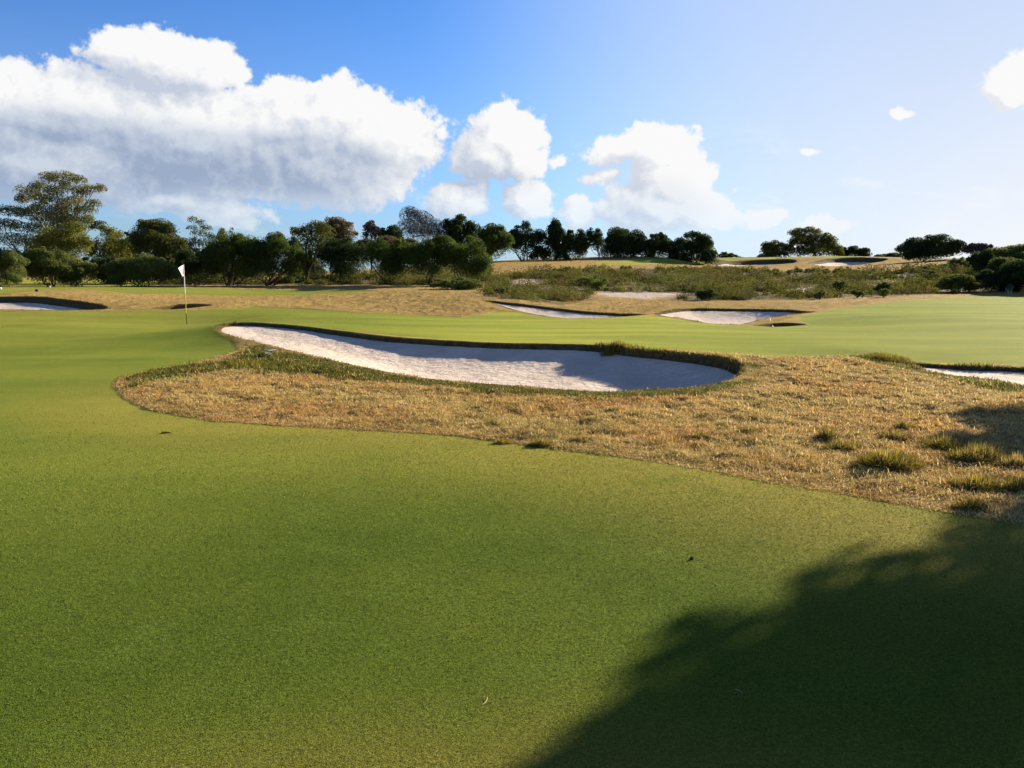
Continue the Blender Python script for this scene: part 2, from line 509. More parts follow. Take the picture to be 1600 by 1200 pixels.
def sand_material():
    m, nt, bs = new_mat('bunker_sand')
    p = nt.pos()
    a = nt.noise(p, 1.2, 5, .6); b = nt.noise(p, 60, 3, .7)
    rk = nt.noise(nt.add('ShaderNodeMapping', {'Vector': p, 'Scale': (1.0, 4.0, 1), 'Rotation': (0, 0, .5)}).outputs[0], 3.0, 6, .68, .6)
    c = nt.mix(nt.smooth(a, .3, .7), (0.556, 0.455, 0.360), (0.676, 0.567, 0.464))
    c = nt.mix(nt.smooth(rk, .58, .68, 0, .42), c, (0.392, 0.310, 0.227))
    c = nt.vmath('SCALE', c, scale=nt.lin(b, .2, .8, .88, 1.1))
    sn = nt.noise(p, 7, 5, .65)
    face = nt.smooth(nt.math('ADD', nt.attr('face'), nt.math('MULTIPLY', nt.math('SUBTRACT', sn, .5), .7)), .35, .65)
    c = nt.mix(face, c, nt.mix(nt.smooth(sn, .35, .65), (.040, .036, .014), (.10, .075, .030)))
    nt.put(bs.inputs['Base Color'], c)
    h = nt.math('ADD', nt.math('MULTIPLY', rk, .075), nt.math('MULTIPLY_ADD', nt.noise(p, 5.0, 3, .6), .07, nt.math('MULTIPLY', b, .005)))
    bp = nt.add('ShaderNodeBump', {'Height': h, 'Distance': 1.0, 'Strength': .8})
    nt.put(bs.inputs['Normal'], bp.outputs[0])
    return m


M_GROUND = ground_material()
M_SAND = sand_material()

# ------------------------------------------------------------------ ground mesh
th = np.arange(-0.74, 0.7401, 0.00135)
rows = []
r = math.log(1.45)
while r < math.log(230):
    rows.append(r)
    R = math.exp(r)
    r += 0.011 if R < 7 else 0.0042 if R < 10 else 0.0020 if R < 47 else 0.0065 if R < 128 else 0.0024 if R < 162 else .012
rows = np.array(rows)
TH, LR = np.meshgrid(th, rows)
X = np.exp(LR) * np.sin(TH); Y = np.exp(LR) * np.cos(TH)
nr, nc = X.shape
x1, y1 = X.ravel(), Y.ravel()
z1, A = surface(x1, y1)
ids = np.arange(nr * nc).reshape(nr, nc)
quads = np.stack([ids[:-1, :-1], ids[:-1, 1:], ids[1:, 1:], ids[1:, :-1]], -1).reshape(-1, 4)
V = np.c_[x1, y1, z1]


def masks(A, x, y):
    lime = sstep(11.5, 17.5, A['rr']) * sstep(-.40, .05, A['a'])  # rises with range: grass tone plus painted grazing-light brightness
    lime = np.maximum(lime, .45 * sstep(14, 24, A['rr']))
    lime = lime * (1 - .36 * sstep(.12, .42, A['a']))
    lime = np.maximum(lime, .34 * sstep(4.4, 7.0, A['rr']))
    lime = np.maximum(lime, sstep(100, 110, A['rr']))
    worn = sstep(-2.1, -.0, A['g']) * sstep(16, 9, A['rr']) * (A['a'] > -.6)
    worn = np.maximum(worn, .5 * sstep(.0, -.5, A['a'] + .1) * sstep(20, 30, A['rr']))
    one = np.ones_like(x)
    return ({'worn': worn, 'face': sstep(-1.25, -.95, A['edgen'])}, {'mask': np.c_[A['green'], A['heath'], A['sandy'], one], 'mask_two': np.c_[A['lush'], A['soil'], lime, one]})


at, colr = masks(A, x1, y1)
own = A['own'][quads]
fown = own.max(1)
fown[(own == -1).sum(1) > 2] = -1
gq = A['green'][quads].mean(1); rq = A['rr'][quads].mean(1); aq = A['a'][quads].mean(1); hq = A['heath'][quads].mean(1)
cls = np.where(fown >= 0, 100 + fown, np.where(gq > .5, np.where((rq > 13) & (aq > -.28) | (rq > 40), 1, 0), np.where(hq > .5, 3, 2)))


def sub_mesh(name, sel, mat):
    q = quads[sel]
    u, inv = np.unique(q, return_inverse=True)
    o = mesh_np(name, V[u], inv.reshape(q.shape), mat, True, {k: v[u] for k, v in at.items()}, {k: v[u] for k, v in colr.items()})
    return o


tag(sub_mesh('putting_green', cls == 0, M_GROUND), kind='structure')
tag(sub_mesh('fairway', cls == 1, M_GROUND), kind='structure')
tag(sub_mesh('rough_ground', cls == 2, M_GROUND), kind='structure')
tag(sub_mesh('heath_ground', cls == 3, M_GROUND), kind='structure')
BLAB = {
 'main': 'large curved pale sand bunker behind the dry rough, half in shadow',
 'right': 'pale sand bunker cut off by the right edge, below the bright fairway',
 'left': 'pale sand bunker at the left edge beyond the green, under a brown mound',
 'slot': 'small dark slit bunker in the brown mound just behind the flagstick',
 'cleft': 'sand bunker in front of the scrub, left of the two joined by a green saddle',
 'cright': 'sand bunker in front of the scrub, right of the two, with a grassy tongue',
 'pot': 'tiny dark pot bunker with a rake, in front of the grassy tongue',
 'fara': 'shaded bunker on the hilltop, left of the two below the distant green',
 'farb': 'shaded bunker on the hilltop, right of the two below the distant green',
 'farc': 'tiny dark bunker on the hilltop slope left of the two distant bunkers'}
for bi, k in enumerate(BP):
    sel = cls == 100 + bi
    if sel.any():
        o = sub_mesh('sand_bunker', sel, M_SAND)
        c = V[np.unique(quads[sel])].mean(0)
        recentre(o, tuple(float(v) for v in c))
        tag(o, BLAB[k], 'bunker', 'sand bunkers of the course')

# coarse ground all round, out to the horizon
th2 = np.r_[0.69, 0.7365, np.linspace(0.742, 2 * math.pi - 0.742, 150), 2 * math.pi - 0.7365, 2 * math.pi - 0.69]
r2 = np.log(np.geomspace(0.05, 232, 130))
T2, L2 = np.meshgrid(th2, r2)
T3, L3 = np.meshgrid(np.linspace(-math.pi, math.pi, 181), np.log(np.r_[200, np.geomspace(229.5, 9000, 24)]))
T4, L4 = np.meshgrid(np.linspace(-.76, .76, 60), np.log(np.r_[np.geomspace(0.05, 1.4505, 14), 1.6]))
vs, fs, gs_, ws_, m1_, m2_, off = [], [], [], [], [], [], 0
for k, (T, L) in enumerate(((T2, L2), (T3, L3), (T4, L4))):
    xx = np.exp(L) * np.sin(T); yy = np.exp(L) * np.cos(T); rr = np.exp(L)
    sc_ = np.minimum(1, 600 / rr)
    zz, Ac = surface((xx * sc_).ravel(), (yy * sc_).ravel())
    zz = zz.reshape(T.shape)
    if k == 0:
        zz[:, 0] -= .35; zz[:, -1] -= .35; zz[:, 1] -= .004; zz[:, -2] -= .004
    elif k == 1:
        zz = zz * sstep(9000, 300, rr); zz[0] -= 1.2
    else:
        zz[-1] -= .3
    a1, a2 = masks(Ac, xx.ravel(), yy.ravel())
    ws_.append(a1['worn']); m1_.append(a2['mask']); m2_.append(a2['mask_two'])
    i2 = np.arange(T.size).reshape(T.shape)
    vs.append(np.c_[xx.ravel(), yy.ravel(), zz.ravel() - .002])
    fs.append(np.stack([i2[:-1, :-1], i2[:-1, 1:], i2[1:, 1:], i2[1:, :-1]], -1).reshape(-1, 4) + off)
    off += T.size
vs = np.concatenate(vs); fs = np.concatenate(fs)
tag(mesh_np('ground', vs, fs, M_GROUND, True, {'worn': np.concatenate(ws_), 'face': 0 * vs[:, 0]}, {'mask': np.concatenate(m1_), 'mask_two': np.concatenate(m2_)}), kind='structure')


def gz(x, y):
    x = np.atleast_1d(np.asarray(x, float)); y = np.atleast_1d(np.asarray(y, float))
    return surface(x, y)[0]


def gpt(px, py):
    """ground point under a photo pixel"""
    h = hit(px, py)
    return np.array([h[0, 0], h[0, 1], gz(h[:, 0], h[:, 1])[0]])


# ------------------------------------------------------------------ leaf and blade materials
def leaf_material(name, cols, trans=.42):
    """cols: dark, mid, light leaf colours mixed by the leaf's own tint"""
    m, nt, bs = new_mat(name)
    t = nt.attr('tint')
    c = nt.mix(nt.smooth(t, 0, .5), cols[0], cols[1])
    c = nt.mix(nt.smooth(t, .5, 1.0), c, cols[2])
    nt.put(bs.inputs['Base Color'], c)
    bs.inputs['Roughness'].default_value = .65
    bs.inputs['Specular IOR Level'].default_value = .06
    tr = nt.add('ShaderNodeBsdfTranslucent', {'Color': c})
    mx = nt.add('ShaderNodeMixShader', {0: trans, 1: bs.outputs[0], 2: tr.outputs[0]})
    nt.l.new(mx.outputs[0], nt.n['Material Output'].inputs[0])
    return m


LM = {
 'tea': leaf_material('tea_tree_leaf', ((0.040, 0.061, 0.013), (0.083, 0.119, 0.022), (0.156, 0.191, 0.037))),
 'dark': leaf_material('dark_leaf', ((0.024, 0.040, 0.015), (0.043, 0.067, 0.020), (0.085, 0.107, 0.030))),
 'pine': leaf_material('cypress_leaf', ((0.018, 0.032, 0.020), (0.029, 0.046, 0.025), (0.051, 0.071, 0.030)), .1),
 'gum': leaf_material('gum_leaf', ((0.085, 0.100, 0.034), (0.169, 0.174, 0.059), (0.279, 0.259, 0.101))),
 'wattle': leaf_material('wattle_leaf', ((0.092, 0.107, 0.020), (0.194, 0.197, 0.034), (0.295, 0.268, 0.051))),
 'olive': leaf_material('olive_leaf', ((0.051, 0.067, 0.018), (0.115, 0.125, 0.029), (0.203, 0.187, 0.048))),
 'shrub': leaf_material('bright_shrub_leaf', ((0.094, 0.132, 0.025), (0.150, 0.198, 0.037), (0.213, 0.251, 0.056))),
 'grey': leaf_material('grey_green_leaf', ((0.074, 0.096, 0.025), (0.126, 0.151, 0.037), (0.200, 0.210, 0.052))),
 'brown': leaf_material('brown_leaf', ((0.076, 0.061, 0.030), (0.144, 0.107, 0.051), (0.227, 0.169, 0.085))),
 'ash': leaf_material('ashen_twig', ((0.056, 0.048, 0.035), (0.094, 0.079, 0.056), (0.138, 0.119, 0.088)), .05),
}
M_BARK = simple_mat('bark', (.055, .042, .032), .9, .4, 6)
M_BARKP = simple_mat('pale_bark', (.30, .26, .21), .85, .3, 4)


def heath_material():
    m, nt, bs = new_mat('heath_leaf')
    c = nt.attr('leaf_colour', 'Color')
    nt.put(bs.inputs['Base Color'], c)
    tr = nt.add('ShaderNodeBsdfTranslucent', {'Color': c})
    mx = nt.add('ShaderNodeMixShader', {0: .25, 1: bs.outputs[0], 2: tr.outputs[0]})
    nt.l.new(mx.outputs[0], nt.n['Material Output'].inputs[0])
    return m


M_HEATH = heath_material()


def unit(n, rng):
    v = rng.normal(size=(n, 3))
    return v / np.linalg.norm(v, axis=1)[:, None]


def cards(c, nrm, size, rng, aspect=.5):
    """leaf-spray quads at centres c"""
    n = len(c)
    t = unit(n, rng)
    t -= (t * nrm).sum(1)[:, None] * nrm
    t /= np.linalg.norm(t, axis=1)[:, None] + 1e-9
    s = np.cross(nrm, t)
    L = size[:, None] * .5; W = L * aspect
    bend = nrm * L * .25
    v = np.stack([c - t * L, c + s * W + bend, c + t * L, c - s * W + bend], 1)
    return v.reshape(-1, 3), np.arange(4 * n).reshape(-1, 4)


def leaf_points(blobs, n, rng, sub=14, spread=.30, fill=.25):
    """points clustered in sub-clumps over blob surfaces: centres, outward dirs, tints"""
    blobs = np.asarray(blobs, float)
    wt = (blobs[:, 3] * blobs[:, 5]) ** .9
    cnt = np.maximum(1, (n * wt / wt.sum()).astype(int))
    C, D, T = [], [], []
    for b, k in zip(blobs, cnt):
        R = b[3:6]
        sd = unit(sub, rng); sd[:, 2] = np.where(sd[:, 2] < -.35, -sd[:, 2], sd[:, 2])
        sr = rng.uniform(.60, .98, sub)
        st = rng.normal(0, .16, sub)
        pick = rng.integers(0, sub, k)
        p = sd[pick] * sr[pick][:, None] + rng.normal(0, spread, (k, 3)) * np.array([1, 1, .75])
        inner = rng.random(k) < fill
        p[inner] = unit(inner.sum(), rng) * (rng.random(inner.sum())[:, None] ** .33) * .85
        l = np.linalg.norm(p, axis=1)
        p = p / np.maximum(l / 1.12, 1)[:, None]
        C.append(b[:3] + p * R); D.append(p / (np.linalg.norm(p, axis=1)[:, None] + 1e-6))
        T.append(np.clip(.42 + st[pick] + rng.normal(0, .10, k), 0, 1))
    return np.concatenate(C), np.concatenate(D), np.concatenate(T)


def crown_mesh(name, blobs, n, size, mat, rng, sub=14, spread=.30, fill=.25, aspect=.5):
    c, d, t = leaf_points(blobs, n, rng, sub, spread, fill)
    nrm = d * .8 + unit(len(c), rng) * .75
    nrm /= np.linalg.norm(nrm, axis=1)[:, None]
    v, f = cards(c, nrm, size * rng.uniform(.6, 1.4, len(c)), rng, aspect)
    return mesh_np(name, v, f, mat, False, {'tint': np.repeat(t, 4)})


def tubes(paths, sides=6):
    """paths: list of (points (n,3), radii (n,))"""
    vs, fs, off = [], [], 0
    for pts, rad in paths:
        pts = np.asarray(pts, float); n = len(pts)
        tg = np.gradient(pts, axis=0); tg /= np.linalg.norm(tg, axis=1)[:, None] + 1e-9
        ref = np.array([.3, .9, .1])
        a = np.cross(tg, ref); a /= np.linalg.norm(a, axis=1)[:, None] + 1e-9
        b = np.cross(tg, a)
        ang = np.arange(sides) * 2 * math.pi / sides
        ring = pts[:, None] + np.asarray(rad)[:, None, None] * (np.cos(ang)[None, :, None] * a[:, None] + np.sin(ang)[None, :, None] * b[:, None])
        vs.append(ring.reshape(-1, 3))
        i = np.arange(n * sides).reshape(n, sides)
        j = np.roll(i, -1, 1)
        fs.append(np.stack([i[:-1], j[:-1], j[1:], i[1:]], -1).reshape(-1, 4) + off)
        off += n * sides
    return np.concatenate(vs), np.concatenate(fs)


def bend(p, q, r0, r1, rng, k=6, wob=.06):
    t = np.linspace(0, 1, k)[:, None]
    L = np.linalg.norm(q - p)
    pts = p + (q - p) * t + np.sin(t * math.pi) * rng.normal(0, wob, 3) * L + rng.normal(0, .012, (k, 3)) * L * np.minimum(1, t * 3)
    pts[0] = p
    return pts, np.linspace(r0, r1, k)


TREE_GROUP = 'trees and tall bushes around the course'


def auto_blobs(x0, x1, yt, yb, Yd, rng, n=9, rsc=.34, depth=.8, flat=1.0):
    """crown blobs filling the photo box (x0..x1, yt..yb) at distance Yd, dome shaped"""
    s = Yd / F
    g = .07 * (x1 - x0)
    x0 -= g; x1 += g; yb += .13 * (yb - yt); yt -= .03 * (yb - yt)
    w = (x1 - x0) * s / 2; h = (yb - yt) * s / 2
    c = P((x0 + x1) / 2, (yt + yb) / 2, Yd)
    out = []
    for i in range(n):
        a = rng.uniform(0, 2 * math.pi)
        if i < n * .6:
            e = rng.uniform(.02, 1.0)                    # upper dome
            ca = math.sqrt(1 - e * e)
            d = np.array([math.cos(a) * ca, math.sin(a) * ca, e])
        else:
            d = np.array([math.cos(a) * .95, math.sin(a) * .95, rng.uniform(-.8, .05)])
        r = rsc * rng.uniform(.75, 1.25)
        k = 1 - r
        out.append((c[0] + d[0] * w * k, c[1] + d[1] * w * depth * k, c[2] - h * .25 * (1 - flat) + d[2] * h * (1 - r * .9), w * r, w * r * depth, max(h * r * 1.15, min(w * r * .6, h * .6))))
    for i in range(8):                                    # small tufts that break the outline
        a = rng.uniform(0, 2 * math.pi); e = rng.uniform(-.15, 1.0); ca = math.sqrt(1 - e * e)
        r = rng.uniform(.10, .19); k = rng.uniform(.80, 1.0)
        out.append((c[0] + math.cos(a) * ca * w * k, c[1] + math.sin(a) * ca * w * depth * k, c[2] + e * h * k, w * r, w * r * depth, min(w * r, h * .35) * .9))
    out.append((c[0], c[1], c[2] - .1 * h, w * .74, w * .62 * depth, h * .80))
    return out


def tree(label, kind, base, Yd, blobs, mat='tea', dens=3.6, leaf=2.7, bark=None, stems=None, rng_seed=0, sub=14, spread=.30, fill=.25, trunk_r=None, limbs=True, cat='tree', aspect=.5):
    """base: photo pixel of the foot (px,py) ; blobs: world ellipsoids"""
    rng = np.random.default_rng(100 + rng_seed)
    bp = P(base[0], base[1], Yd)
    z = float(gz(bp[0], bp[1])[0])
    root_p = np.array([bp[0], bp[1], min(z, bp[2] + .5)])
    root = empty(kind, tuple(float(v) for v in root_p))
    tag(root, label, cat, TREE_GROUP)
    B = np.asarray(blobs, float)
    s = Yd / F
    area = sum(math.pi * b[3] * b[5] for b in B) / s ** 2
    n = int(min(36000, max(250, area * dens * .62)))
    cr = crown_mesh('crown', B, n, leaf * s, LM[mat], rng, sub, spread, fill, aspect)
    adopt(cr, root)
    H = B[:, 2].max() - root_p[2]
    tr = trunk_r or max(.05, H * .022)
    paths = []
    foot = root_p - np.array([0, 0, .15])
    if stems is None:
        mid = np.array([B[:, 0].mean() * .5 + root_p[0] * .5, B[:, 1].mean() * .5 + root_p[1] * .5, root_p[2] + H * .42])
        paths.append(bend(foot, mid, tr, tr * .6, rng, 7, .04))
        for b in (B if limbs else B[:3]):
            t = rng.uniform(.55, 1)
            k = paths[0][0][int(t * 6)]
            paths.append(bend(k, np.array(b[:3]) + np.array([0, 0, b[5] * .3]), tr * .45, tr * .10, rng, 6, .08))
    else:
        for i in range(stems):
            b = B[rng.integers(0, len(B))]
            f = foot + np.array([rng.normal(0, .25), rng.normal(0, .25), 0]) * min(1, H / 3)
            tip = np.array(b[:3]) + rng.normal(0, .25, 3) * b[3:6]
            paths.append(bend(f, tip, tr * rng.uniform(.5, 1), tr * .15, rng, 7, .09))
            for q in range(2):
                k = paths[-1][0][rng.integers(2, 5)]
                paths.append(bend(k, tip + rng.normal(0, .5, 3) * b[3:6], tr * .35, tr * .1, rng, 5, .08))
    v, f = tubes(paths, 6)
    o = mesh_np('trunk', v, f, bark or M_BARK)
    adopt(o, root)
    return root


def px_blobs(lst, Yd, depth=.8, rng=None, ky=1.0):
    s = Yd / F
    rng = rng or np.random.default_rng(5)
    out = []
    for (px, py, rx, ry) in lst:
        c = P(px, py, Yd + rng.normal(0, 1) * rx * s * .5)
        out.append((c[0], c[1], c[2], rx * s, rx * s * depth, ry * s * ky))
    return out


def box_tree(label, kind, box, base, Yd, seed, mat='tea', n=9, rsc=.34, **kw):
    rng = np.random.default_rng(500 + seed)
    return tree(label, kind, base, Yd, auto_blobs(*box, Yd, rng, n, rsc), mat, rng_seed=seed, **kw)


# --- left group
box_tree('pale green bush cut off by the left edge, beside the left bunker mound', 'bush', (-50,40,394,450), (-5,451), 62, 1, 'grey', n=10, stems=5, cat='bush')
tree('near-black cypress with layered boughs at the left edge behind the tall gum', 'cypress_tree', (30,444), 104,
     px_blobs([(15,330,28,9),(48,335,30,10),(8,352,26,9),(50,358,34,9),(20,375,34,10),(60,382,34,10),(5,398,30,10),(45,408,44,13),(15,425,38,14),(70,428,36,13),(100,345,36,8),(150,350,14,5),(148,356,16,5),(-20,365,24,11),(-18,410,30,22)], 104, .9), 'pine', rng_seed=2, dens=2.0, sub=18, spread=.34)
tree('tallest gum tree with an airy crown and pale limbs, near the left edge', 'gum_tree', (97,446), 92,
     px_blobs([(78,282,17,10),(98,279,20,9),(122,284,12,8),(60,296,14,10),(42,302,17,11),(35,313,10,8),(62,313,16,8),(88,300,16,8),(106,296,13,9),(138,296,17,6),(155,295,10,6),(130,303,14,7),(95,316,24,10),(120,318,18,9),(148,321,12,7),(70,330,22,10),(105,333,26,11),(135,330,15,8),(85,345,28,11),(118,348,22,12),(100,362,32,12),(140,344,10,6),(80,374,26,12),(118,378,22,12)], 92, .9, ky=1.2), 'gum', rng_seed=3, dens=2.5, leaf=2.4, bark=M_BARKP, spread=.36, fill=.15, sub=9, trunk_r=.30)
tree('yellow-green wattle with a ragged crown under the tall gum', 'wattle_tree', (108,446), 84,
     px_blobs([(78,372,26,15),(62,385,18,14),(100,378,24,16),(120,362,18,14),(85,395,30,16),(115,395,24,18),(55,396,12,10),(132,380,12,12),(100,412,28,14)], 84, .8), 'wattle', rng_seed=4, dens=2.1, leaf=3.0, bark=M_BARKP)
box_tree('rounded grey-green bush on leaning stems in front of the tall gum', 'bush', (32,112,392,446), (78,450), 66, 5, 'grey', n=10, stems=6, cat='bush')
box_tree('low dark olive bush spreading to the right of the leaning grey-green bush', 'bush', (88,150,402,449), (118,451), 67, 6, 'grey', n=8, stems=6, cat='bush')
box_tree('yellowish airy tree between the tall gum and the dark dome tree', 'gum_tree', (140,205,358,428), (172,446), 90, 7, 'wattle', n=12, rsc=.30, spread=.36, bark=M_BARKP, dens=1.8)
box_tree('dark tree with black shade under it, below the yellowish airy tree', 'tree', (130,205,395,450), (165,449), 80, 8, 'dark', n=10)
box_tree('broad olive dome tree with a smooth rounded top, left of the flag', 'dome_tree', (202,296,351,432), (250,448), 86, 9, 'olive', n=16, rsc=.32, dens=2.6)
box_tree('dark narrow tree tucked left of the olive dome tree', 'tree', (186,222,366,430), (205,447), 92, 10, 'dark', n=8)
box_tree('dark green bush with a lit top just left of the flagstick', 'bush', (174,272,400,449), (222,450), 68, 11, 'grey', n=12, stems=5, cat='bush')
tree('thin sparse tree poking up above the tea trees right of the flag', 'sparse_tree', (312,446), 88,
     px_blobs([(301,343,7,5),(314,350,8,6),(300,357,8,5),(322,358,9,6),(310,366,11,7),(328,370,10,7),(302,377,9,6),(318,384,16,10),(335,385,10,8)], 88, .8), 'grey', rng_seed=12, dens=1.7, leaf=2.6, spread=.38, fill=.1)
box_tree('wispy treetop with two small tufts above the tea trees right of the flag', 'sparse_tree', (338,380,358,400), (358,446), 90, 13, 'grey', n=8, rsc=.28, spread=.4, dens=1.6, leaf=2.8)
# --- tea tree row
box_tree('dark tea tree directly behind the flag', 'tea_tree', (268,342,392,446), (305,449), 73, 14, 'dark', n=11, stems=8, dens=2.6)
box_tree('broad dark tea tree right of the flag with bare stems below', 'tea_tree', (322,412,371,436), (362,449), 72, 15, 'tea', n=14, stems=10, dens=2.6)
box_tree('dark tea tree left of the leaning trunk', 'tea_tree', (388,472,369,438), (418,449), 72, 16, 'tea', n=14, stems=8, dens=2.6)
tree('tall mottled tree on a thick leaning trunk', 'leaning_tree', (478,447), 76,
     px_blobs([(490,358,22,12),(478,368,18,13),(505,366,18,14),(490,382,24,14),(470,390,16,12),(505,392,22,14),(485,405,24,14),(462,362,10,8)], 76), 'olive', rng_seed=17, dens=2.2, trunk_r=.22)
box_tree('brown-topped tree behind the tall mottled tree', 'tree', (490,562,343,412), (528,443), 92, 18, 'brown', n=14, rsc=.28, dens=2.2)
box_tree('dark round tea tree right of the leaning trunk', 'tea_tree', (500,578,376,434), (540,448), 73, 19, 'dark', n=12, stems=7, dens=2.6)
box_tree('small round brownish treetop on a thin stem above the tea trees', 'tree', (566,594,345,374), (580,440), 98, 20, 'ash', n=6, rsc=.42, dens=2.2)
box_tree('low dark treetop between the round brownish one and the ashen tree', 'tree', (590,628,353,385), (610,440), 100, 21, 'dark', n=8)
tree('ashen half-bare tree with twiggy branches, tallest above the tea trees', 'bare_tree', (655,442), 94,
     px_blobs([(640,336,14,12),(655,345,20,14),(672,355,20,14),(636,356,14,13),(658,366,30,14),(685,366,12,12)], 94), 'ash', rng_seed=22, dens=3.0, leaf=4.2, aspect=.13, stems=9, spread=.4, fill=.2, bark=M_BARKP)
box_tree('dark rounded tree with gaps right of the ashen tree', 'tree', (685,748,340,396), (716,440), 95, 23, 'dark', n=12, rsc=.3)
box_tree('low brown shrubby treetop below the ashen tree', 'tree', (560,650,372,400), (610,440), 88, 24, 'brown', n=10)
box_tree('deep green tea tree with a spray of thin slanting stems', 'tea_tree', (570,652,374,430), (610,449), 72, 25, 'tea', n=13, stems=12, dens=2.6)
box_tree('broad green tea tree in the middle of the row with many slim trunks', 'tea_tree', (630,715,370,432), (668,450), 70, 26, 'tea', n=14, stems=14, dens=2.6)
box_tree('bright green tea tree at the right end of the row', 'tea_tree', (692,768,376,438), (728,450), 68, 27, 'tea', n=13, stems=10, dens=2.6)
box_tree('small shrub at the foot of the right end tea tree', 'bush', (672,748,436,455), (705,456), 58, 28, 'grey', n=9, stems=4, cat='bush')
box_tree('low dark thicket behind the leaning trunk', 'bush', (436,508,402,444), (470,446), 98, 53, 'dark', n=9, stems=4, cat='bush')
box_tree('low dark thicket behind the tea trees right of the flag', 'bush', (330,420,404,444), (372,446), 99, 54, 'dark', n=9, stems=4, cat='bush')
# --- hill trees
box_tree('rounded green tree on the slope right of the tea tree row', 'tree', (738,800,355,408), (768,410), 112, 29, 'tea', n=12)
box_tree('dark tree with fanned bare limbs, left of four on the hill', 'tree', (795,850,350,408), (818,407), 124, 30, 'dark', n=12, rsc=.28, stems=5)
box_tree('tall dark tree with a domed top, second of four on the hill', 'tree', (843,886,349,409), (866,407), 126, 31, 'dark', n=11, stems=3)
box_tree('round dark tree, third of four on the hill', 'tree', (878,918,359,409), (898,407), 127, 32, 'dark', n=9, stems=3)
box_tree('slim tree with a crooked trunk and sky around it, fourth on the hill', 'tree', (914,942,358,392), (936,406), 126, 33, 'dark', n=7, rsc=.36)
box_tree('tallest crown at the left end of the dark clump beside the far green', 'tree', (938,1008,358,412), (972,405), 138, 34, 'dark', n=13, stems=3)
box_tree('middle crown of the dark clump beside the far green', 'tree', (1000,1060,366,413), (1030,405), 139, 35, 'dark', n=11, stems=3)
box_tree('long low crown at the right end of the dark clump beside the far green', 'tree', (1050,1118,365,413), (1085,405), 138, 36, 'dark', n=13, stems=3)
box_tree('tiny dark bush on the skyline right of the dark clump', 'bush', (1124,1150,395,406), (1138,406), 165, 37, 'dark', n=5, stems=2, cat='bush')
box_tree('tiny speck of a bush beside the tiny skyline bush', 'bush', (1152,1161,401,406), (1156,406), 165, 38, 'dark', n=3, stems=2, cat='bush')
tree('great spreading golden-lit tree behind the distant flag', 'spreading_tree', (1272,403), 168,
     px_blobs([(1245,365,13,8),(1268,362,14,7),(1255,374,18,8),(1282,372,16,9),(1240,380,11,6),(1270,384,22,10),(1295,380,14,10),(1302,391,13,11),(1250,393,20,9),(1280,395,24,9),(1232,390,12,9),(1310,397,8,6)], 168, .9), 'olive', rng_seed=39, dens=4.6, leaf=2.6, stems=4)
box_tree('small rounded tree left of the great spreading tree', 'tree', (1186,1232,379,408), (1208,404), 166, 40, 'olive', n=9, stems=3)
box_tree('low round skyline tree just right of the great spreading tree', 'tree', (1315,1359,386,408), (1337,403), 172, 41, 'dark', n=9, stems=2)
box_tree('flat dark bush on the skyline above the right hilltop bunker', 'bush', (1370,1412,397,406), (1390,406), 172, 42, 'dark', n=7, stems=2, cat='bush')
box_tree('wide wind-swept tree alone on the right ridge', 'tree', (1412,1500,373,406), (1445,407), 124, 43, 'dark', n=15, stems=6)
# --- right edge
box_tree('flat-topped umbrella tree with sky gaps, at the right ridge', 'umbrella_tree', (1506,1548,382,398), (1525,412), 116, 44, 'ash', n=8, rsc=.34, stems=3)
box_tree('grey-green treetops meeting the right edge beside the umbrella tree', 'tree', (1545,1630,387,412), (1590,414), 112, 45, 'grey', n=12)
box_tree('dark upright bush with ragged top under the umbrella tree', 'bush', (1512,1556,393,440), (1534,443), 74, 46, 'dark', n=9, stems=4, cat='bush')
box_tree('big black-green bush cut off by the right edge', 'bush', (1560,1660,408,458), (1608,456), 60, 47, 'dark', n=13, stems=5, cat='bush')
box_tree('yellow-green bush between the two dark bushes at the right edge', 'bush', (1545,1610,402,430), (1575,440), 72, 48, 'olive', n=9, stems=4, cat='bush')
box_tree('dark green bush at the fairway end left of the big black-green bush', 'bush', (1522,1572,424,457), (1548,457), 61, 49, 'dark', n=9, stems=4, cat='bush')
box_tree('sunlit olive shrub in the scrub left of the dark right-hand bushes', 'bush', (1466,1530,432,457), (1500,458), 60, 50, 'olive', n=9, stems=4, cat='bush')
box_tree('tiny bare pale shrub standing at the fairway end by the dark bushes', 'bush', (1573,1583,443,455), (1578,456), 57, 51, 'ash', n=4, rsc=.4, stems=7, dens=.15, leaf=2.0, bark=M_BARKP, cat='bush')
# single shrubs that stand out of the heath
for i, (box, base, Yd, mt, lab) in enumerate([
    ((900,948,431,456), (924,457), 57, 'shrub', 'bright green feathery shrub beside the sandy hollow'),
    ((1374,1390,452,464), (1382,465), 50, 'shrub', 'small round green ball of a bush at the scrub edge'),
    ((1368,1392,442,458), (1378,460), 53, 'dark', 'dark domed bush just behind the small round green ball'),
    ((1270,1292,455,467), (1281,468), 48, 'grey', 'rounded grey-green bush at the scrub edge above the grassy tongue'),
    ((1088,1118,452,470), (1103,470), 46, 'dark', 'dark green bush at the front of the scrub above the right bunker'),
    ((1330,1352,453,464), (1341,465), 49, 'grey', 'low spreading shrub at the scrub edge between two rounder ones'),
    ((1300,1324,440,455), (1312,458), 55, 'dark', 'dark hump of a shrub midway up the right-hand scrub'),
    ((1480,1520,406,424), (1500,428), 86, 'grey', 'grey-green shrub high on the slope below the right ridge'),
    ((772,800,449,470), (786,470), 44, 'grey', 'grey-green shrub behind the pointed left tip of the scrub bunker'),
    ((1440,1472,424,440), (1456,444), 70, 'olive', 'olive shrub over bare sand left of the dark right-hand bushes')]):
    box_tree(lab, 'shrub', box, base, Yd, 60 + i, mt, n=8, stems=4, cat='shrub', dens=2.6)
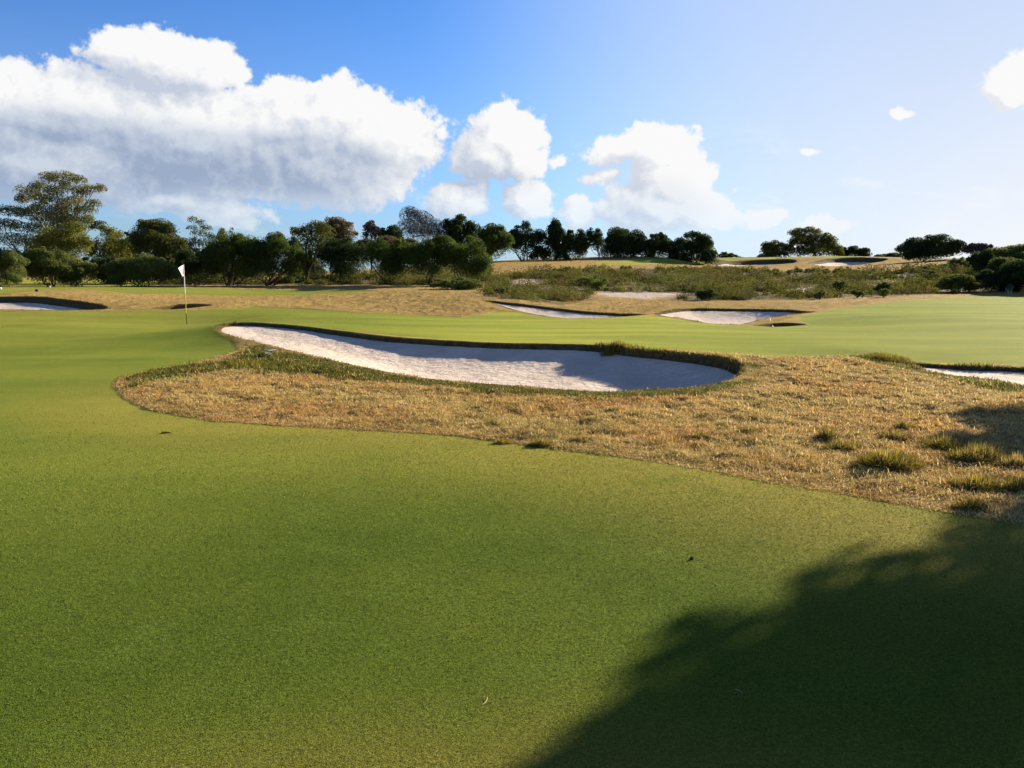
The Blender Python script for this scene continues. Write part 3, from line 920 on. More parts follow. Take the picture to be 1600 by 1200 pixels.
# --- trees standing off the right side whose shadows cross the near green
def near_tree(label, base, blobs, seed, trunk_r=.22):
    rng = np.random.default_rng(seed)
    z = float(gz(base[0], base[1])[0])
    root = empty('shade_tree', (base[0], base[1], z)); tag(root, label, 'tree', TREE_GROUP)
    B = np.array([(base[0] + b[0], base[1] + b[1], z + b[2], b[3], b[4], b[5]) for b in blobs])
    adopt(crown_mesh('crown', B, 15000, .20, LM['tea'], rng, 22, .3, .3), root)
    foot = np.array([base[0], base[1], z - .1]); top = np.array([base[0] + .2, base[1], z + B[:, 2].max() * .55])
    paths = [bend(foot, top, trunk_r, trunk_r * .5, rng, 8, .03)]
    for b in B:
        k = paths[0][0][rng.integers(3, 8)]
        paths.append(bend(k, b[:3], trunk_r * .4, .03, rng, 6, .06))
    v, f = tubes(paths, 8)
    adopt(mesh_np('trunk', v, f, M_BARK), root)


SUN_AZ, SUN_EL = math.radians(48), math.radians(19)
k_ = 1 / math.tan(SUN_EL)
def caster(sx, sy, h):
    """where something h metres up must stand for its shadow to fall at (sx,sy)"""
    return sx + h * k_ * math.sin(SUN_AZ), sy + h * k_ * math.cos(SUN_AZ)


bx, by = caster(3.4, 2.6, 5.0)
def sh(sx, sy, h, r, rz):
    x, y = caster(sx, sy, h)
    return (x - bx, y - by, h, r, r, rz)
near_tree('leafy tree standing off the right side, shading the near right corner of the green', (bx, by),
          [sh(.78, 1.95, 3.9, .6, 0.22), sh(1.05, 2.5, 4.1, .58, 0.22), sh(1.6, 3.2, 4.3, .62, 0.22), sh(2.5, 4.0, 4.6, .6, 0.21), sh(3.7, 4.75, 5.0, .6, 0.21), sh(4.9, 5.0, 5.3, .8, 0.26),
           sh(1.7, 2.0, 4.1, .8, 0.30), sh(2.6, 2.7, 4.5, .9, 0.34), sh(3.6, 3.3, 4.9, .95, 0.38), sh(2.6, 1.6, 4.3, 1.0, 0.38), sh(3.8, 2.2, 4.8, 1.1, 0.45), sh(5.0, 3.2, 5.4, 1.1, 0.45), sh(5.0, 1.6, 5.2, 1.2, 0.52), sh(1.7, .9, 3.8, .9, 0.38), sh(6.4, 3.0, 5.6, 1.2, 0.52)], 901)
bx, by = caster(7.6, 7.0, 4.0)
near_tree('second tree off the right side, shading the tussocks in the rough', (bx, by),
          [sh(5.6, 7.5, 4.2, .62, .18), sh(5.1, 6.2, 4.0, .45, .14), sh(4.7, 7.2, 4.0, .5, 0.14), sh(5.3, 6.8, 4.0, .62, 0.15), sh(5.9, 8.5, 4.5, .7, 0.17), sh(6.4, 7.2, 4.4, .7, 0.22), sh(7.2, 8.0, 4.8, .9, 0.30), sh(4.2, 5.4, 3.8, .4, 0.11), sh(7.6, 7.0, 4.6, .9, 0.30)], 902, .14)

# ------------------------------------------------------------------ heath scrub (one uncountable mass)
def heath_mass():
    rng = np.random.default_rng(77)
    n0 = 60000
    lo = np.minimum(hp.min(0), hp2.min(0)); hi = np.maximum(hp.max(0), hp2.max(0))
    a = rng.uniform(lo[0], hi[0], n0); b = rng.uniform(lo[1], hi[1], n0)
    x = np.exp(b) * np.sin(a); y = np.exp(b) * np.cos(a); rr = np.exp(b)
    ok = np.minimum(poly_sd(hp, a, b, .1), poly_sd(hp2, a, b, .1)) * rr < -.1
    for q in sp_:
        ok &= poly_sd(q, a, b, .1) * rr > rng.uniform(-.6, .8, n0)
    dn = fbm(x * .16, y * .16, 51, 4)
    ok &= rng.random(n0) < np.clip(.24 + dn * 1.8, .02, .95)
    x, y, rr = x[ok], y[ok], rr[ok]
    keep = min(len(x), 4200)
    x, y, rr = x[:keep], y[:keep], rr[:keep]
    z = surface(x, y)[0]
    big = rng.random(len(x)) < .22
    hz = np.where(big, rng.uniform(.55, 1.25, len(x)), np.clip(.30 + .45 * fbm(x * .25, y * .25, 52, 3) + np.abs(rng.normal(0, .12, len(x))), .14, .7)) * np.clip(rr / 60, .8, 1.3) * np.clip(1.6 - rr / 110, .5, 1)
    w = hz * rng.uniform(.8, 1.5, len(x))
    pal = np.array([(0.102, 0.108, 0.019), (0.146, 0.131, 0.024), (0.063, 0.073, 0.019), (0.165, 0.127, 0.036), (0.169, 0.104, 0.045), (0.121, 0.118, 0.052), (0.160, 0.160, 0.029), (0.087, 0.064, 0.032)])
    zone = fbm(x * .10, y * .10, 53, 3) * 1.3 + rng.normal(0, .28, len(x))
    ci = np.clip(((zone + .9) / 1.8 * 8).astype(int), 0, 7)
    perm = np.array([2, 0, 5, 1, 6, 0, 3, 4]); colb = pal[perm[ci]] * rng.uniform(.6, 1.55, (len(x), 1))
    K = 84
    i = np.repeat(np.arange(len(x)), K)
    d = unit(len(i), rng); d[:, 2] = np.abs(d[:, 2])
    rad = rng.uniform(.6, 1.05, len(i))
    c = np.c_[x[i] + d[:, 0] * w[i] * rad * .8, y[i] + d[:, 1] * w[i] * rad * .8, z[i] + d[:, 2] * hz[i] * rad]
    nrm = d * .8 + unit(len(i), rng) * .7; nrm /= np.linalg.norm(nrm, axis=1)[:, None]
    sz = .0021 * rr[i] * rng.uniform(.6, 1.4, len(i))
    v, f = cards(c, nrm, sz, rng, .5)
    colr = np.clip(colb[i] * rng.uniform(.8, 1.2, (len(i), 1)) * rng.uniform(.95, 1.05, (len(i), 3)), 0, 1)
    colr = np.repeat(np.c_[colr, np.ones(len(i))], 4, 0)
    tag(mesh_np('heath_scrub', v, f, M_HEATH, False, None, {'leaf_colour': colr}), kind='stuff')
heath_mass()

# ------------------------------------------------------------------ grass blades
def blade_material():
    m, nt, bs = new_mat('grass_blade')
    c = nt.attr('leaf_colour', 'Color')
    nt.put(bs.inputs['Base Color'], c)
    bs.inputs['Roughness'].default_value = .9
    bs.inputs['Specular IOR Level'].default_value = .0
    tr = nt.add('ShaderNodeBsdfTranslucent', {'Color': c})
    mx = nt.add('ShaderNodeMixShader', {0: .45, 1: bs.outputs[0], 2: tr.outputs[0]})
    nt.l.new(mx.outputs[0], nt.n['Material Output'].inputs[0])
    return m


M_BLADE = blade_material()


def blades(base, length, width, lean, colr, rng, direction=None):
    """bent two-segment blades: 5 verts, a quad and a triangle each (stored as two quads, tip doubled)"""
    n = len(base)
    az = rng.uniform(0, 2 * math.pi, n) if direction is None else direction
    h = np.c_[np.cos(az), np.sin(az), np.zeros(n)]
    s = np.c_[-np.sin(az), np.cos(az), np.zeros(n)]
    up = np.array([0, 0, 1.0])
    l1 = lean[:, None]
    m = base + length[:, None] * .55 * (h * np.sin(l1 * .6) + up * np.cos(l1 * .6))
    t = m + length[:, None] * .45 * (h * np.sin(l1 * 1.35) + up * np.cos(l1 * 1.35))
    W = width[:, None] * .5
    v = np.stack([base - s * W, base + s * W, m + s * W * .8, m - s * W * .8, t], 1).reshape(-1, 3)
    k = np.arange(n)[:, None] * 5
    f3 = np.concatenate([k + np.array([0, 1, 2]), k + np.array([0, 2, 3]), k + np.array([3, 2, 4])], 0)
    return v, f3, np.repeat(np.c_[colr, np.ones(n)], 5, 0)


DRY = np.array([(0.670, 0.465, 0.182), (0.584, 0.379, 0.138), (0.733, 0.538, 0.276), (0.433, 0.285, 0.103), (0.539, 0.422, 0.115)])
GRN = np.array([(0.078, 0.100, 0.015), (0.111, 0.126, 0.022), (0.155, 0.152, 0.030), (0.056, 0.074, 0.013)])


def rough_blades():
    rng = np.random.default_rng(303)
    n0 = 900000
    a = rng.uniform(-.60, .70, n0); b = rng.uniform(math.log(4.2), math.log(24), n0)
    rr = np.exp(b)
    x = rr * np.sin(a); y = rr * np.cos(a)
    sd = poly_sd(gp_near, a, b, .1) * rr
    ok = sd > -.05 * rng.random(n0)
    for k in ('main', 'right'):
        ok &= poly_sd(BP[k], a, b, .03) * rr > -.03
    ok &= rr < 21
    a, b, rr, x, y, sd = (q[ok] for q in (a, b, rr, x, y, sd))
    clump = fbm(x * 3.2, y * 3.2, 61, 3)
    ok = rng.random(len(x)) < np.clip(.55 + clump * 1.1, .12, 1)
    a, b, rr, x, y, sd, clump = (q[ok] for q in (a, b, rr, x, y, sd, clump))
    z, A = surface(x, y)
    sde = A['edge']
    n = len(x)
    lush = np.clip(A['lush'] + .25 * (rng.random(n) < .12), 0, 1)
    isg = rng.random(n) < lush * .85
    col = np.where(isg[:, None], GRN[rng.integers(0, 4, n)], DRY[rng.integers(0, 5, n)])
    tone = 1 + .45 * fbm(x * .9, y * .9, 62, 3) + .25 * fbm(x * 5, y * 5, 64, 2)
    hue = np.clip(.5 + 1.6 * fbm(x * .55, y * .55, 63, 3), 0, 1)[:, None]
    col = np.where(isg[:, None], col, col * (np.array([1.06, .88, .86]) * hue + np.array([.95, 1.04, 1.0]) * (1 - hue)))
    col = np.clip(col * (rng.uniform(.55, 1.4, n) * tone * (1 + .22 * sstep(1.0, 4.0, x)))[:, None], 0, .8)
    L = (.042 + .04 * rng.random(n)) * (1 + .7 * np.clip(clump, 0, 1)) * (1 + .25 * lush) * np.clip(.34 + sde * .7, .34, 1) * np.clip(.6 + sd * .8, .6, 1)
    stalk = rng.random(n) < .035
    L = np.where(stalk & (sde > .6), L * 1.9, L)
    col = np.where(stalk[:, None], np.clip(col * 1.2, 0, np.array([.66, .54, .30])), col)
    col = np.minimum(col, np.array([.68, .53, .29]))
    W = .0052 * np.clip(rr / 8, .9, 2.2)
    lean = np.clip(rng.normal(1.36, .22, n) - .4 * lush, .1, 1.56)
    v, f, c = blades(np.c_[x, y, z - .005], L, W * rng.uniform(.7, 1.4, n), lean, col, rng)
    tag(mesh_np('rough_grass', v, f, M_BLADE, False, None, {'leaf_colour': c}), kind='stuff')


rough_blades()


def turf_blades():
    """fine mown blades where the green is near enough to show them"""
    rng = np.random.default_rng(505)
    n0 = 330000
    a = rng.uniform(-.62, .62, n0); b = rng.uniform(math.log(2.2), math.log(10.5), n0)
    sd = poly_sd(gp_near, a, b, .1)
    ok = (sd < .002) & (rng.random(n0) < sstep(math.log(10.5), math.log(5), b) + .1)
    a, b = a[ok], b[ok]
    x = np.exp(b) * np.sin(a); y = np.exp(b) * np.cos(a); rr = np.exp(b)
    z, A = surface(x, y)
    n = len(x)
    pal = np.array([(0.088, 0.143, 0.021), (0.130, 0.177, 0.033), (0.182, 0.218, 0.053), (0.059, 0.097, 0.014), (0.236, 0.229, 0.066)])
    col = pal[rng.choice(5, n, p=[.3, .3, .2, .12, .08])] * rng.uniform(.7, 1.25, (n, 1))
    pt = np.clip(.5 + 1.3 * fbm(x * .55, y * .55, 66, 4), 0, 1)[:, None]
    col = col * (np.array([1.08, 1.03, 1.0]) * pt + np.array([.86, .95, .85]) * (1 - pt))
    col = col * (1 + sstep(4.2, 7.0, rr)[:, None] * np.array([.55, .42, .32]))
    worn = (sstep(-2.1, -.0, A['g']) * np.clip(.75 + 1.1 * fbm(x * .8, y * .8, 67, 4), 0, 1) * (.45 + .55 * rng.random(n)))[:, None]
    col = col * (1 - worn * .75) + np.array([.25, .205, .045]) * worn * .75
    L = .0095 * (rr / 3) ** .6 * rng.uniform(.6, 1.4, n)
    W = .0018 * np.clip(rr / 3, .8, 3)
    v, f, c = blades(np.c_[x, y, z - .002], L, W * rng.uniform(.7, 1.4, n), np.clip(rng.normal(.95, .4, n), .1, 1.5), col, rng)
    tag(mesh_np('turf_grass', v, f, M_BLADE, False, None, {'leaf_colour': c}), kind='stuff')


turf_blades()


def lip_grass():
    """long turf fringe overhanging the bunker edges"""
    rng = np.random.default_rng(404)
    out = []
    for k, per, L0, prob in (('main', 460, .085, None), ('right', 380, .08, None), ('cleft', 90, .06, None), ('cright', 90, .06, None), ('left', 60, .07, None)):
        poly = BP[k]
        X_ = np.exp(poly[:, 1]) * np.sin(poly[:, 0]); Y_ = np.exp(poly[:, 1]) * np.cos(poly[:, 0])
        q = np.c_[X_, Y_]
        nx = np.roll(q, -1, 0)
        seg = np.linalg.norm(nx - q, axis=1)
        n = int(seg.sum() * per)
        i = rng.choice(len(q), n, p=seg / seg.sum())
        t = rng.random((n, 1))
        p = q[i] * (1 - t) + nx[i] * t
        tg = (nx[i] - q[i]) / seg[i][:, None]
        ar = (q[:, 0] * np.roll(q[:, 1], -1) - q[:, 1] * np.roll(q[:, 0], -1)).sum()
        nin = np.c_[-tg[:, 1], tg[:, 0]] * (1 if ar > 0 else -1)
        offs = rng.normal(.0, .05, n)
        p = p - nin * offs[:, None]
        rough_edge = fbm(p[:, 0] * 1.3, p[:, 1] * 1.3, 71, 3)
        amp = np.clip(.75 + 1.1 * rough_edge, .3, 1.7)
        if k == 'main':
            th_ = np.arctan2(p[:, 0], p[:, 1]); far = -nin[:, 1] > 0
            amp = np.where(far, amp, amp * .55)
            calm = far & (th_ < .108) & (th_ > -.34)
            amp = np.where(calm, amp * .16, amp * np.where(far & (th_ >= .108), 1.5, 1.0))
            pull = far & (th_ > .108)
        keep = rng.random(n) < np.clip(amp, .25, 1)
        p, nin, amp, i2 = p[keep], nin[keep], amp[keep], rng.random(keep.sum())
        z, A = surface(p[:, 0] - nin[:, 0] * .05, p[:, 1] - nin[:, 1] * .05)
        m = len(p)
        col = np.where((rng.random(m) < .6)[:, None], GRN[rng.integers(0, 4, m)], DRY[rng.integers(0, 5, m)] * .75) * rng.uniform(.7, 1.2, (m, 1))
        dirn = np.arctan2(nin[:, 1], nin[:, 0]) + rng.normal(0, .9, m)
        rr = np.hypot(p[:, 0], p[:, 1])
        lean = np.clip(rng.normal(1.0, .5, m), .05, 1.9)
        out.append(blades(np.c_[p, z - .01], L0 * amp * rng.uniform(.5, 1.3, m), .005 * np.clip(rr / 8, 1, 5), lean, col, rng, dirn))
    vs, fs, cs, off = [], [], [], 0
    for v, f, c in out:
        vs.append(v); fs.append(f + off); cs.append(c); off += len(v)
    tag(mesh_np('bunker_edge_grass', np.concatenate(vs), np.concatenate(fs), M_BLADE, False, None, {'leaf_colour': np.concatenate(cs)}), kind='stuff')


lip_grass()


def tussock(label, px, py, wpx, n, green, hgt, seed):
    rng = np.random.default_rng(seed)
    g = gpt(px, py)
    s = math.hypot(g[0], g[1]) / F
    R = wpx * s / 2
    aa = rng.uniform(0, 2 * math.pi, n); rad = np.sqrt(rng.random(n))
    bx_ = g[0] + np.cos(aa) * rad * R; by_ = g[1] + np.sin(aa) * rad * R * .6
    z = surface(bx_, by_)[0]
    isg = rng.random(n) < green
    gcol = np.array([(.33, .27, .032), (.42, .33, .05), (.22, .20, .028), (.10, .11, .02)])
    col = np.where(isg[:, None], gcol[rng.integers(0, 4, n)], DRY[rng.integers(0, 5, n)] * .5) * rng.uniform(.6, 1.2, (n, 1))
    L = hgt * .78 * rng.uniform(.5, 1.25, n) * (1.1 - .5 * rad)
    dirn = aa + rng.normal(0, .7, n)
    lean = np.clip(rad * 1.25 + .1 + rng.normal(0, .3, n), .02, 1.3)
    v, f, c = blades(np.c_[bx_, by_, z - .01], L, np.full(n, .006), lean, col, rng, dirn)
    o = mesh_np('grass_tussock', v, f, M_BLADE, False, None, {'leaf_colour': c})
    recentre(o, (float(g[0]), float(g[1]), float(g[2])))
    tag(o, label, 'grass tussock', 'tussocks in the dry rough')


for i, (lab, px, py, w, n, gr, h) in enumerate([
    ('largest yellow-green tussock, in full sun at the middle of the tussock patch', 1385, 737, 92, 3000, .75, .21),
    ('low yellow-green tussock left of the largest one', 1315, 706, 66, 1500, .6, .15),
    ('small tuft above and left of the low yellow-green tussock', 1290, 692, 34, 600, .6, .18),
    ('small straw tuft above and right of the largest tussock', 1398, 690, 40, 700, .4, .17),
    ('small green tuft standing apart at the back of the tussock patch', 1412, 676, 26, 420, .6, .15),
    ('yellow-green tussock at the edge of the tree shadow, right of the largest one', 1472, 706, 66, 1500, .65, .18),
    ('dark tussock deep in the tree shadow', 1525, 724, 86, 2000, .6, .19),
    ('yellowish low tussock at the front of the patch, near the mown edge', 1525, 766, 70, 1500, .6, .15),
    ('tussock cut off by the right edge, in front of the tree shadow', 1590, 772, 60, 1300, .65, .17),
    ('dry grey tussock under the tree shadow at the right edge', 1588, 735, 66, 1100, .25, .16),
    ('short straggly tuft on the mown edge at the lower right of the rough', 1515, 796, 44, 600, .5, .12),
    ('dark flat tuft alone in the rough, right one of a pair', 1170, 683, 34, 700, .45, .11),
    ('dark flat tuft alone in the rough, left one of a pair', 1128, 676, 26, 450, .45, .09),
    ('flat tuft a little in front and left of the pair in the rough', 1092, 690, 30, 450, .4, .09),
    ('thin tuft lying low in the middle of the rough', 1028, 698, 28, 350, .4, .08),
    ('broad flat tuft near the mown edge below the bunker', 905, 693, 44, 650, .45, .09),
    ('green tuft right on the mown edge below the bunker', 846, 697, 36, 700, .7, .11),
    ('small green tuft on the mown edge left of the other edge tuft', 785, 692, 24, 350, .7, .09),
    ('tiny dark tuft in the open rough below the right bunker', 1295, 646, 22, 260, .4, .08),
    ('green crest of long grass at the left tip of the right bunker', 1385, 562, 66, 1700, .8, .17),
    ('dark overhanging tuft on the lip in the middle of the large bunker', 962, 543, 46, 1500, .7, .22),
    ('green tuft of long grass left of the large bunker over the rough', 385, 575, 90, 1400, .8, .17)]):
    tussock(lab, px, py, w, n, gr, h, 700 + i)

# ------------------------------------------------------------------ flagsticks and small things
M_WHITE = simple_mat('white_paint', (.80, .80, .78), .5, .04, 30)
M_YELLOW = simple_mat('yellow_paint', (.60, .48, .08), .5, .08, 30)
M_DARKPAINT = simple_mat('dark_green_paint', (.045, .05, .03), .5, .1, 30)
M_WOOD = simple_mat('pale_wood', (0.675, 0.560, 0.390), .7, .15, 30)
M_BLACK = simple_mat('black_rubber', (.02, .02, .02), .6, .2, 30)
M_STRAW = simple_mat('dry_straw', (.55, .45, .22), .7, .15, 60)


def flag_material():
    m, nt, bs = new_mat('flag_cloth')
    c = nt.mix(nt.attr('mark'), (.80, .81, .83), (.13, .20, .32))
    nt.put(bs.inputs['Base Color'], c)
    tr = nt.add('ShaderNodeBsdfTranslucent', {'Color': c})
    mx = nt.add('ShaderNodeMixShader', {0: .35, 1: bs.outputs[0], 2: tr.outputs[0]})
    nt.l.new(mx.outputs[0], nt.n['Material Output'].inputs[0])
    return m


M_FLAG = flag_material()


def pole_part(name, root, x, y, z0, z1, r, mat, cap=False):
    k = 5
    pts = np.c_[np.full(k, x), np.full(k, y), np.linspace(z0, z1, k)]
    rad = np.full(k, r)
    if cap:
        pts = np.r_[pts, [[x, y, z1 + r * .7]]]; rad = np.r_[rad, r * .15]
    v, f = tubes([(pts, rad)], 10)
    return adopt(mesh_np(name, v, f, mat), root)


def flagstick(label, px, py, height, r, flag_w, flag_h, split=True):
    g = gpt(px, py)
    root = empty('flagstick', tuple(float(v) for v in g)); tag(root, label, 'flagstick', 'flagsticks on the greens')
    x, y, z = g
    if split:
        print('FLAG at', g)
    if split:
        pole_part('base_section', root, x, y, z - .1, z + height * .19, r * .9, M_DARKPAINT)
        pole_part('yellow_section', root, x, y, z + height * .19, z + height * .52, r, M_YELLOW)
        pole_part('pole', root, x, y, z + height * .52, z + height, r, M_WHITE, True)
    else:
        pole_part('pole', root, x, y, z - .1, z + height, r, M_WHITE, True)
    n = 26
    U, W = np.meshgrid(np.linspace(0, 1, n), np.linspace(0, 1, n))
    drop = .10 * U ** 1.4 * (1 - .0 * W)
    fx = -flag_w * U * (.62 - .22 * W) - .018 * np.sin(U * 9 + W * 2)
    fy = flag_w * U * (.75) + .045 * np.sin(U * 8 + 1 + W * 1.5) * U ** .5
    fz = z + height - .02 - flag_h * W * (1 - .06 * U) - drop * (1 - .55 * W)
    v = np.c_[(x - r * .6 + fx).ravel(), (y + fy).ravel(), fz.ravel()]
    i = np.arange(n * n).reshape(n, n)
    f = np.stack([i[:-1, :-1], i[:-1, 1:], i[1:, 1:], i[1:, :-1]], -1).reshape(-1, 4)
    mk = np.exp(-(((U - .42 - .22 * (W - .55)) / .07) ** 2)) * sstep(.36, .45, W) * sstep(.9, .8, W)
    mk = np.maximum(mk, np.exp(-((np.hypot((U - .62) / 1.0, (W - .52)) - .13) / .035) ** 2) * (U > .55))
    o = mesh_np('flag', v, f, M_FLAG, True, {'mark': mk.ravel() if split else 0 * mk.ravel()})
    adopt(o, root)
    # the cup the stick stands in
    return root


flagstick('white flag on a slim yellow-and-white pole, on the left of the near green', 292, 507, 2.14, .0135, .62, .38)
flagstick('far-off thin pale flagstick before the great spreading tree', 1243, 401.5, 2.2, .035, .42, .34, False)


def lathe(profile, loc, sides=14):
    pr = np.array(profile); n = len(pr)
    ang = np.arange(sides) * 2 * math.pi / sides
    v = np.stack([pr[:, :1] * np.cos(ang), pr[:, :1] * np.sin(ang), np.repeat(pr[:, 1:], sides, 1)], -1).reshape(-1, 3) + np.array(loc)
    i = np.arange(n * sides).reshape(n, sides); j = np.roll(i, -1, 1)
    return v, np.stack([i[:-1], j[:-1], j[1:], i[1:]], -1).reshape(-1, 4)


def marker(name, label, cat, px, py, r, h, mat, group=None):
    g = gpt(px, py)
    v, f = lathe([(0, 0), (r * .7, 0), (r, h * .25), (r * .95, h * .6), (r * .6, h * .9), (0, h)], (0, 0, 0))
    o = mesh_np(name, v, f, mat); o.location = tuple(float(q) for q in g)
    tag(o, label, cat, group)


marker('tee_marker', 'small white marker at the very left edge on the mown strip', 'marker', 1, 452, .08, .15, M_WHITE, 'markers on the mown strip')
marker('tee_marker', 'tiny white peg at the foot of the leaning grey-green bush', 'marker', 78, 449.5, .04, .14, M_WHITE, 'markers on the mown strip')
marker('tee_marker', 'black ball-shaped marker on the brown edge of the mown strip', 'marker', 57.5, 456, .09, .14, M_BLACK, 'markers on the mown strip')
marker('tee_marker', 'white speck left of the distant flagstick on the hilltop', 'marker', 1221, 403, .28, .55, M_WHITE, 'markers on the mown strip')
marker('tee_marker', 'white speck nearest to the distant flagstick on the hilltop', 'marker', 1228, 402.7, .30, .42, M_WHITE, 'markers on the mown strip')


def rake(label, p, q, lift, seed):
    """a bunker rake lying from head p to handle end q (photo pixels)"""
    a = gpt(*p); b = gpt(*q)
    a = a + np.array([0, 0, lift[0]]); b = b + np.array([0, 0, lift[1]])
    root = empty('bunker_rake', tuple(float(v) for v in a)); tag(root, label, 'rake', 'bunker rakes')
    v, f = tubes([(np.linspace(a, b, 5), np.full(5, .02))], 8)
    adopt(mesh_np('handle', v, f, M_WOOD), root)
    d = b - a; d[2] = 0; d /= np.linalg.norm(d); s = np.array([-d[1], d[0], 0])
    paths = [(np.linspace(a - s * .19, a + s * .19, 4), np.full(4, .022))]
    for t in np.linspace(-.17, .17, 9):
        c = a + s * t
        paths.append((np.array([c, c + np.array([0, 0, -.035]), c + np.array([0, 0, -.07])]), np.array([.009, .008, .004])))
    v, f = tubes(paths, 6)
    adopt(mesh_np('head', v, f, M_WOOD), root)


rake('pale wooden rake leaning out of the tiny dark pot bunker', (1212, 508.5), (1202, 502), (.05, .12), 1)
rake('pale rake lying in the grass left of the large bunker', (419, 557.5), (432, 555.5), (.08, .08), 2)


def bird():
    c = P(1465, 370.5, 95)
    root = empty('bird', tuple(float(v) for v in c)); tag(root, 'small dark bird flying above the wind-swept tree', 'bird')
    v, f = lathe([(0, -.17), (.03, -.14), (.06, -.05), (.065, .03), (.045, .10), (.04, .13), (.012, .17), (0, .19)], (0, 0, 0), 10)
    v = np.c_[v[:, 2], v[:, 1], v[:, 0] * 1.0]
    # wings: two thin swept lofts joined to the body mesh
    vs, fs, off = [v], [f], len(v)
    for sgn in (-1, 1):
        pr = []
        for t in np.linspace(0, 1, 6):
            w = .11 * (1 - t) ** .6 + .015
            x0 = -.04 * t - .10 * t * t
            yv = sgn * (.03 + .27 * t); zv = .02 + .10 * t - .06 * t * t
            pr.append([(x0 + w / 2, yv, zv), (x0, yv, zv + .012), (x0 - w / 2, yv, zv), (x0, yv, zv - .008)])
        pv = np.array(pr).reshape(-1, 3); i = np.arange(24).reshape(6, 4); j = np.roll(i, -1, 1)
        vs.append(pv); fs.append(np.stack([i[:-1], j[:-1], j[1:], i[1:]], -1).reshape(-1, 4) + off); off += 24
    o = mesh_np('body', np.concatenate(vs), np.concatenate(fs), M_BLACK)
    o.parent = root
    root.rotation_euler = (0.2, 0, .5)


bird()


def straws():
    rng = np.random.default_rng(8)
    for lab, px, py, L, az in (('pale curved straw lying on the near green at the bottom', 760, 1098, .055, 1.25),
                               ('short pale straw on the near green left of the tree shadow', 1155, 1083, .035, 2.2),
                               ('tiny pale straw at the middle of the near green', 727, 897, .05, .4)):
        g = gpt(px, py)
        d = np.array([math.cos(az), math.sin(az), 0]); s = np.array([-d[1], d[0], 0])
        t = np.linspace(-.5, .5, 9)[:, None]
        pts = g + d * t * L + s * (t ** 2 * L * .5) + np.array([0, 0, .006])
        v, f = tubes([(pts, np.full(9, .0011))], 6)
        o = mesh_np('dry_straw', v, f, M_STRAW); recentre(o, tuple(float(q) for q in g))
        tag(o, lab, 'straw', 'straws on the near green')


straws()


def divot(label, px, py, r, seed):
    rng = np.random.default_rng(seed)
    g = gpt(px, py)
    v, f = lathe([(r * 1.0, -.006), (r * .9, .008), (r * .6, .014), (r * .3, .010), (r * .05, .016)], (0, 0, 0), 18)
    an = np.arctan2(v[:, 1], v[:, 0])
    v[:, :2] *= (1 + .35 * np.sin(an * 3 + seed) + .25 * np.sin(an * 7 + 2 * seed))[:, None] * np.array([1.0, .55])
    v[:, 2] += rng.normal(0, .003, len(v))
    o = mesh_np('divot', v, f, M_SCRAP, False); o.location = tuple(float(q) for q in g)
    tag(o, label, 'divot', 'turf scraps on the near green')


M_SCRAP = simple_mat('torn_turf', (.085, .06, .03), .9, .4, 60)
divot('dark torn scrap of turf on the green left below the rough', 258, 677, .045, 1)
divot('small brown leaf scrap on the near green above the tree shadow', 1080, 877, .009, 2)

# ------------------------------------------------------------------ light and sky
sun_d = bpy.data.lights.new('sun', 'SUN'); sun = bpy.data.objects.new('sun', sun_d); COL.objects.link(sun)
sun_d.energy = 5.0; sun_d.angle = math.radians(.5); sun_d.color = (1.0, .87, .68)
sd_ = Vector((math.sin(SUN_AZ) * math.cos(SUN_EL), math.cos(SUN_AZ) * math.cos(SUN_EL), math.sin(SUN_EL)))
sun.rotation_euler = (-sd_).to_track_quat('-Z', 'Y').to_euler()

W = bpy.data.worlds.new('World'); S.world = W; W.use_nodes = True
nt = NT(W.node_tree)
SKY_STRENGTH = .05
sky = nt.add('ShaderNodeTexSky'); sky.sky_type = 'NISHITA'; sky.sun_disc = False
sky.sun_elevation = SUN_EL; sky.sun_rotation = SUN_AZ
sky.air_density = 1.0; sky.dust_density = 1.2; sky.ozone_density = 2.0


def sky_angles(px, py):
    dx, dy, dz = ray(px, py)
    return math.atan2(dx, dy), math.atan2(dz, math.hypot(dx, dy))


CLOUDS = [  # photo px, py, rx, ry
 (60,172,190,66),(-60,205,200,84),(270,95,96,40),(200,84,42,20),(325,90,50,28),(330,215,330,80),(500,185,120,58),(590,225,90,62),(540,270,110,52),(300,318,90,24),(80,250,190,55),(650,245,42,20),
 (790,212,62,44),(760,245,60,46),(820,255,36,36),(1030,235,72,42),(960,240,58,22),(1050,285,62,50),(1085,325,58,30),(1010,330,70,40),
 (932,283,32,9),(875,254,18,9),(905,332,30,20),(715,316,44,26),(825,312,40,26),(1592,122,44,36),(1418,174,15,7),(1300,346,34,8),(1265,242,14,4),(1190,335,34,10),
]


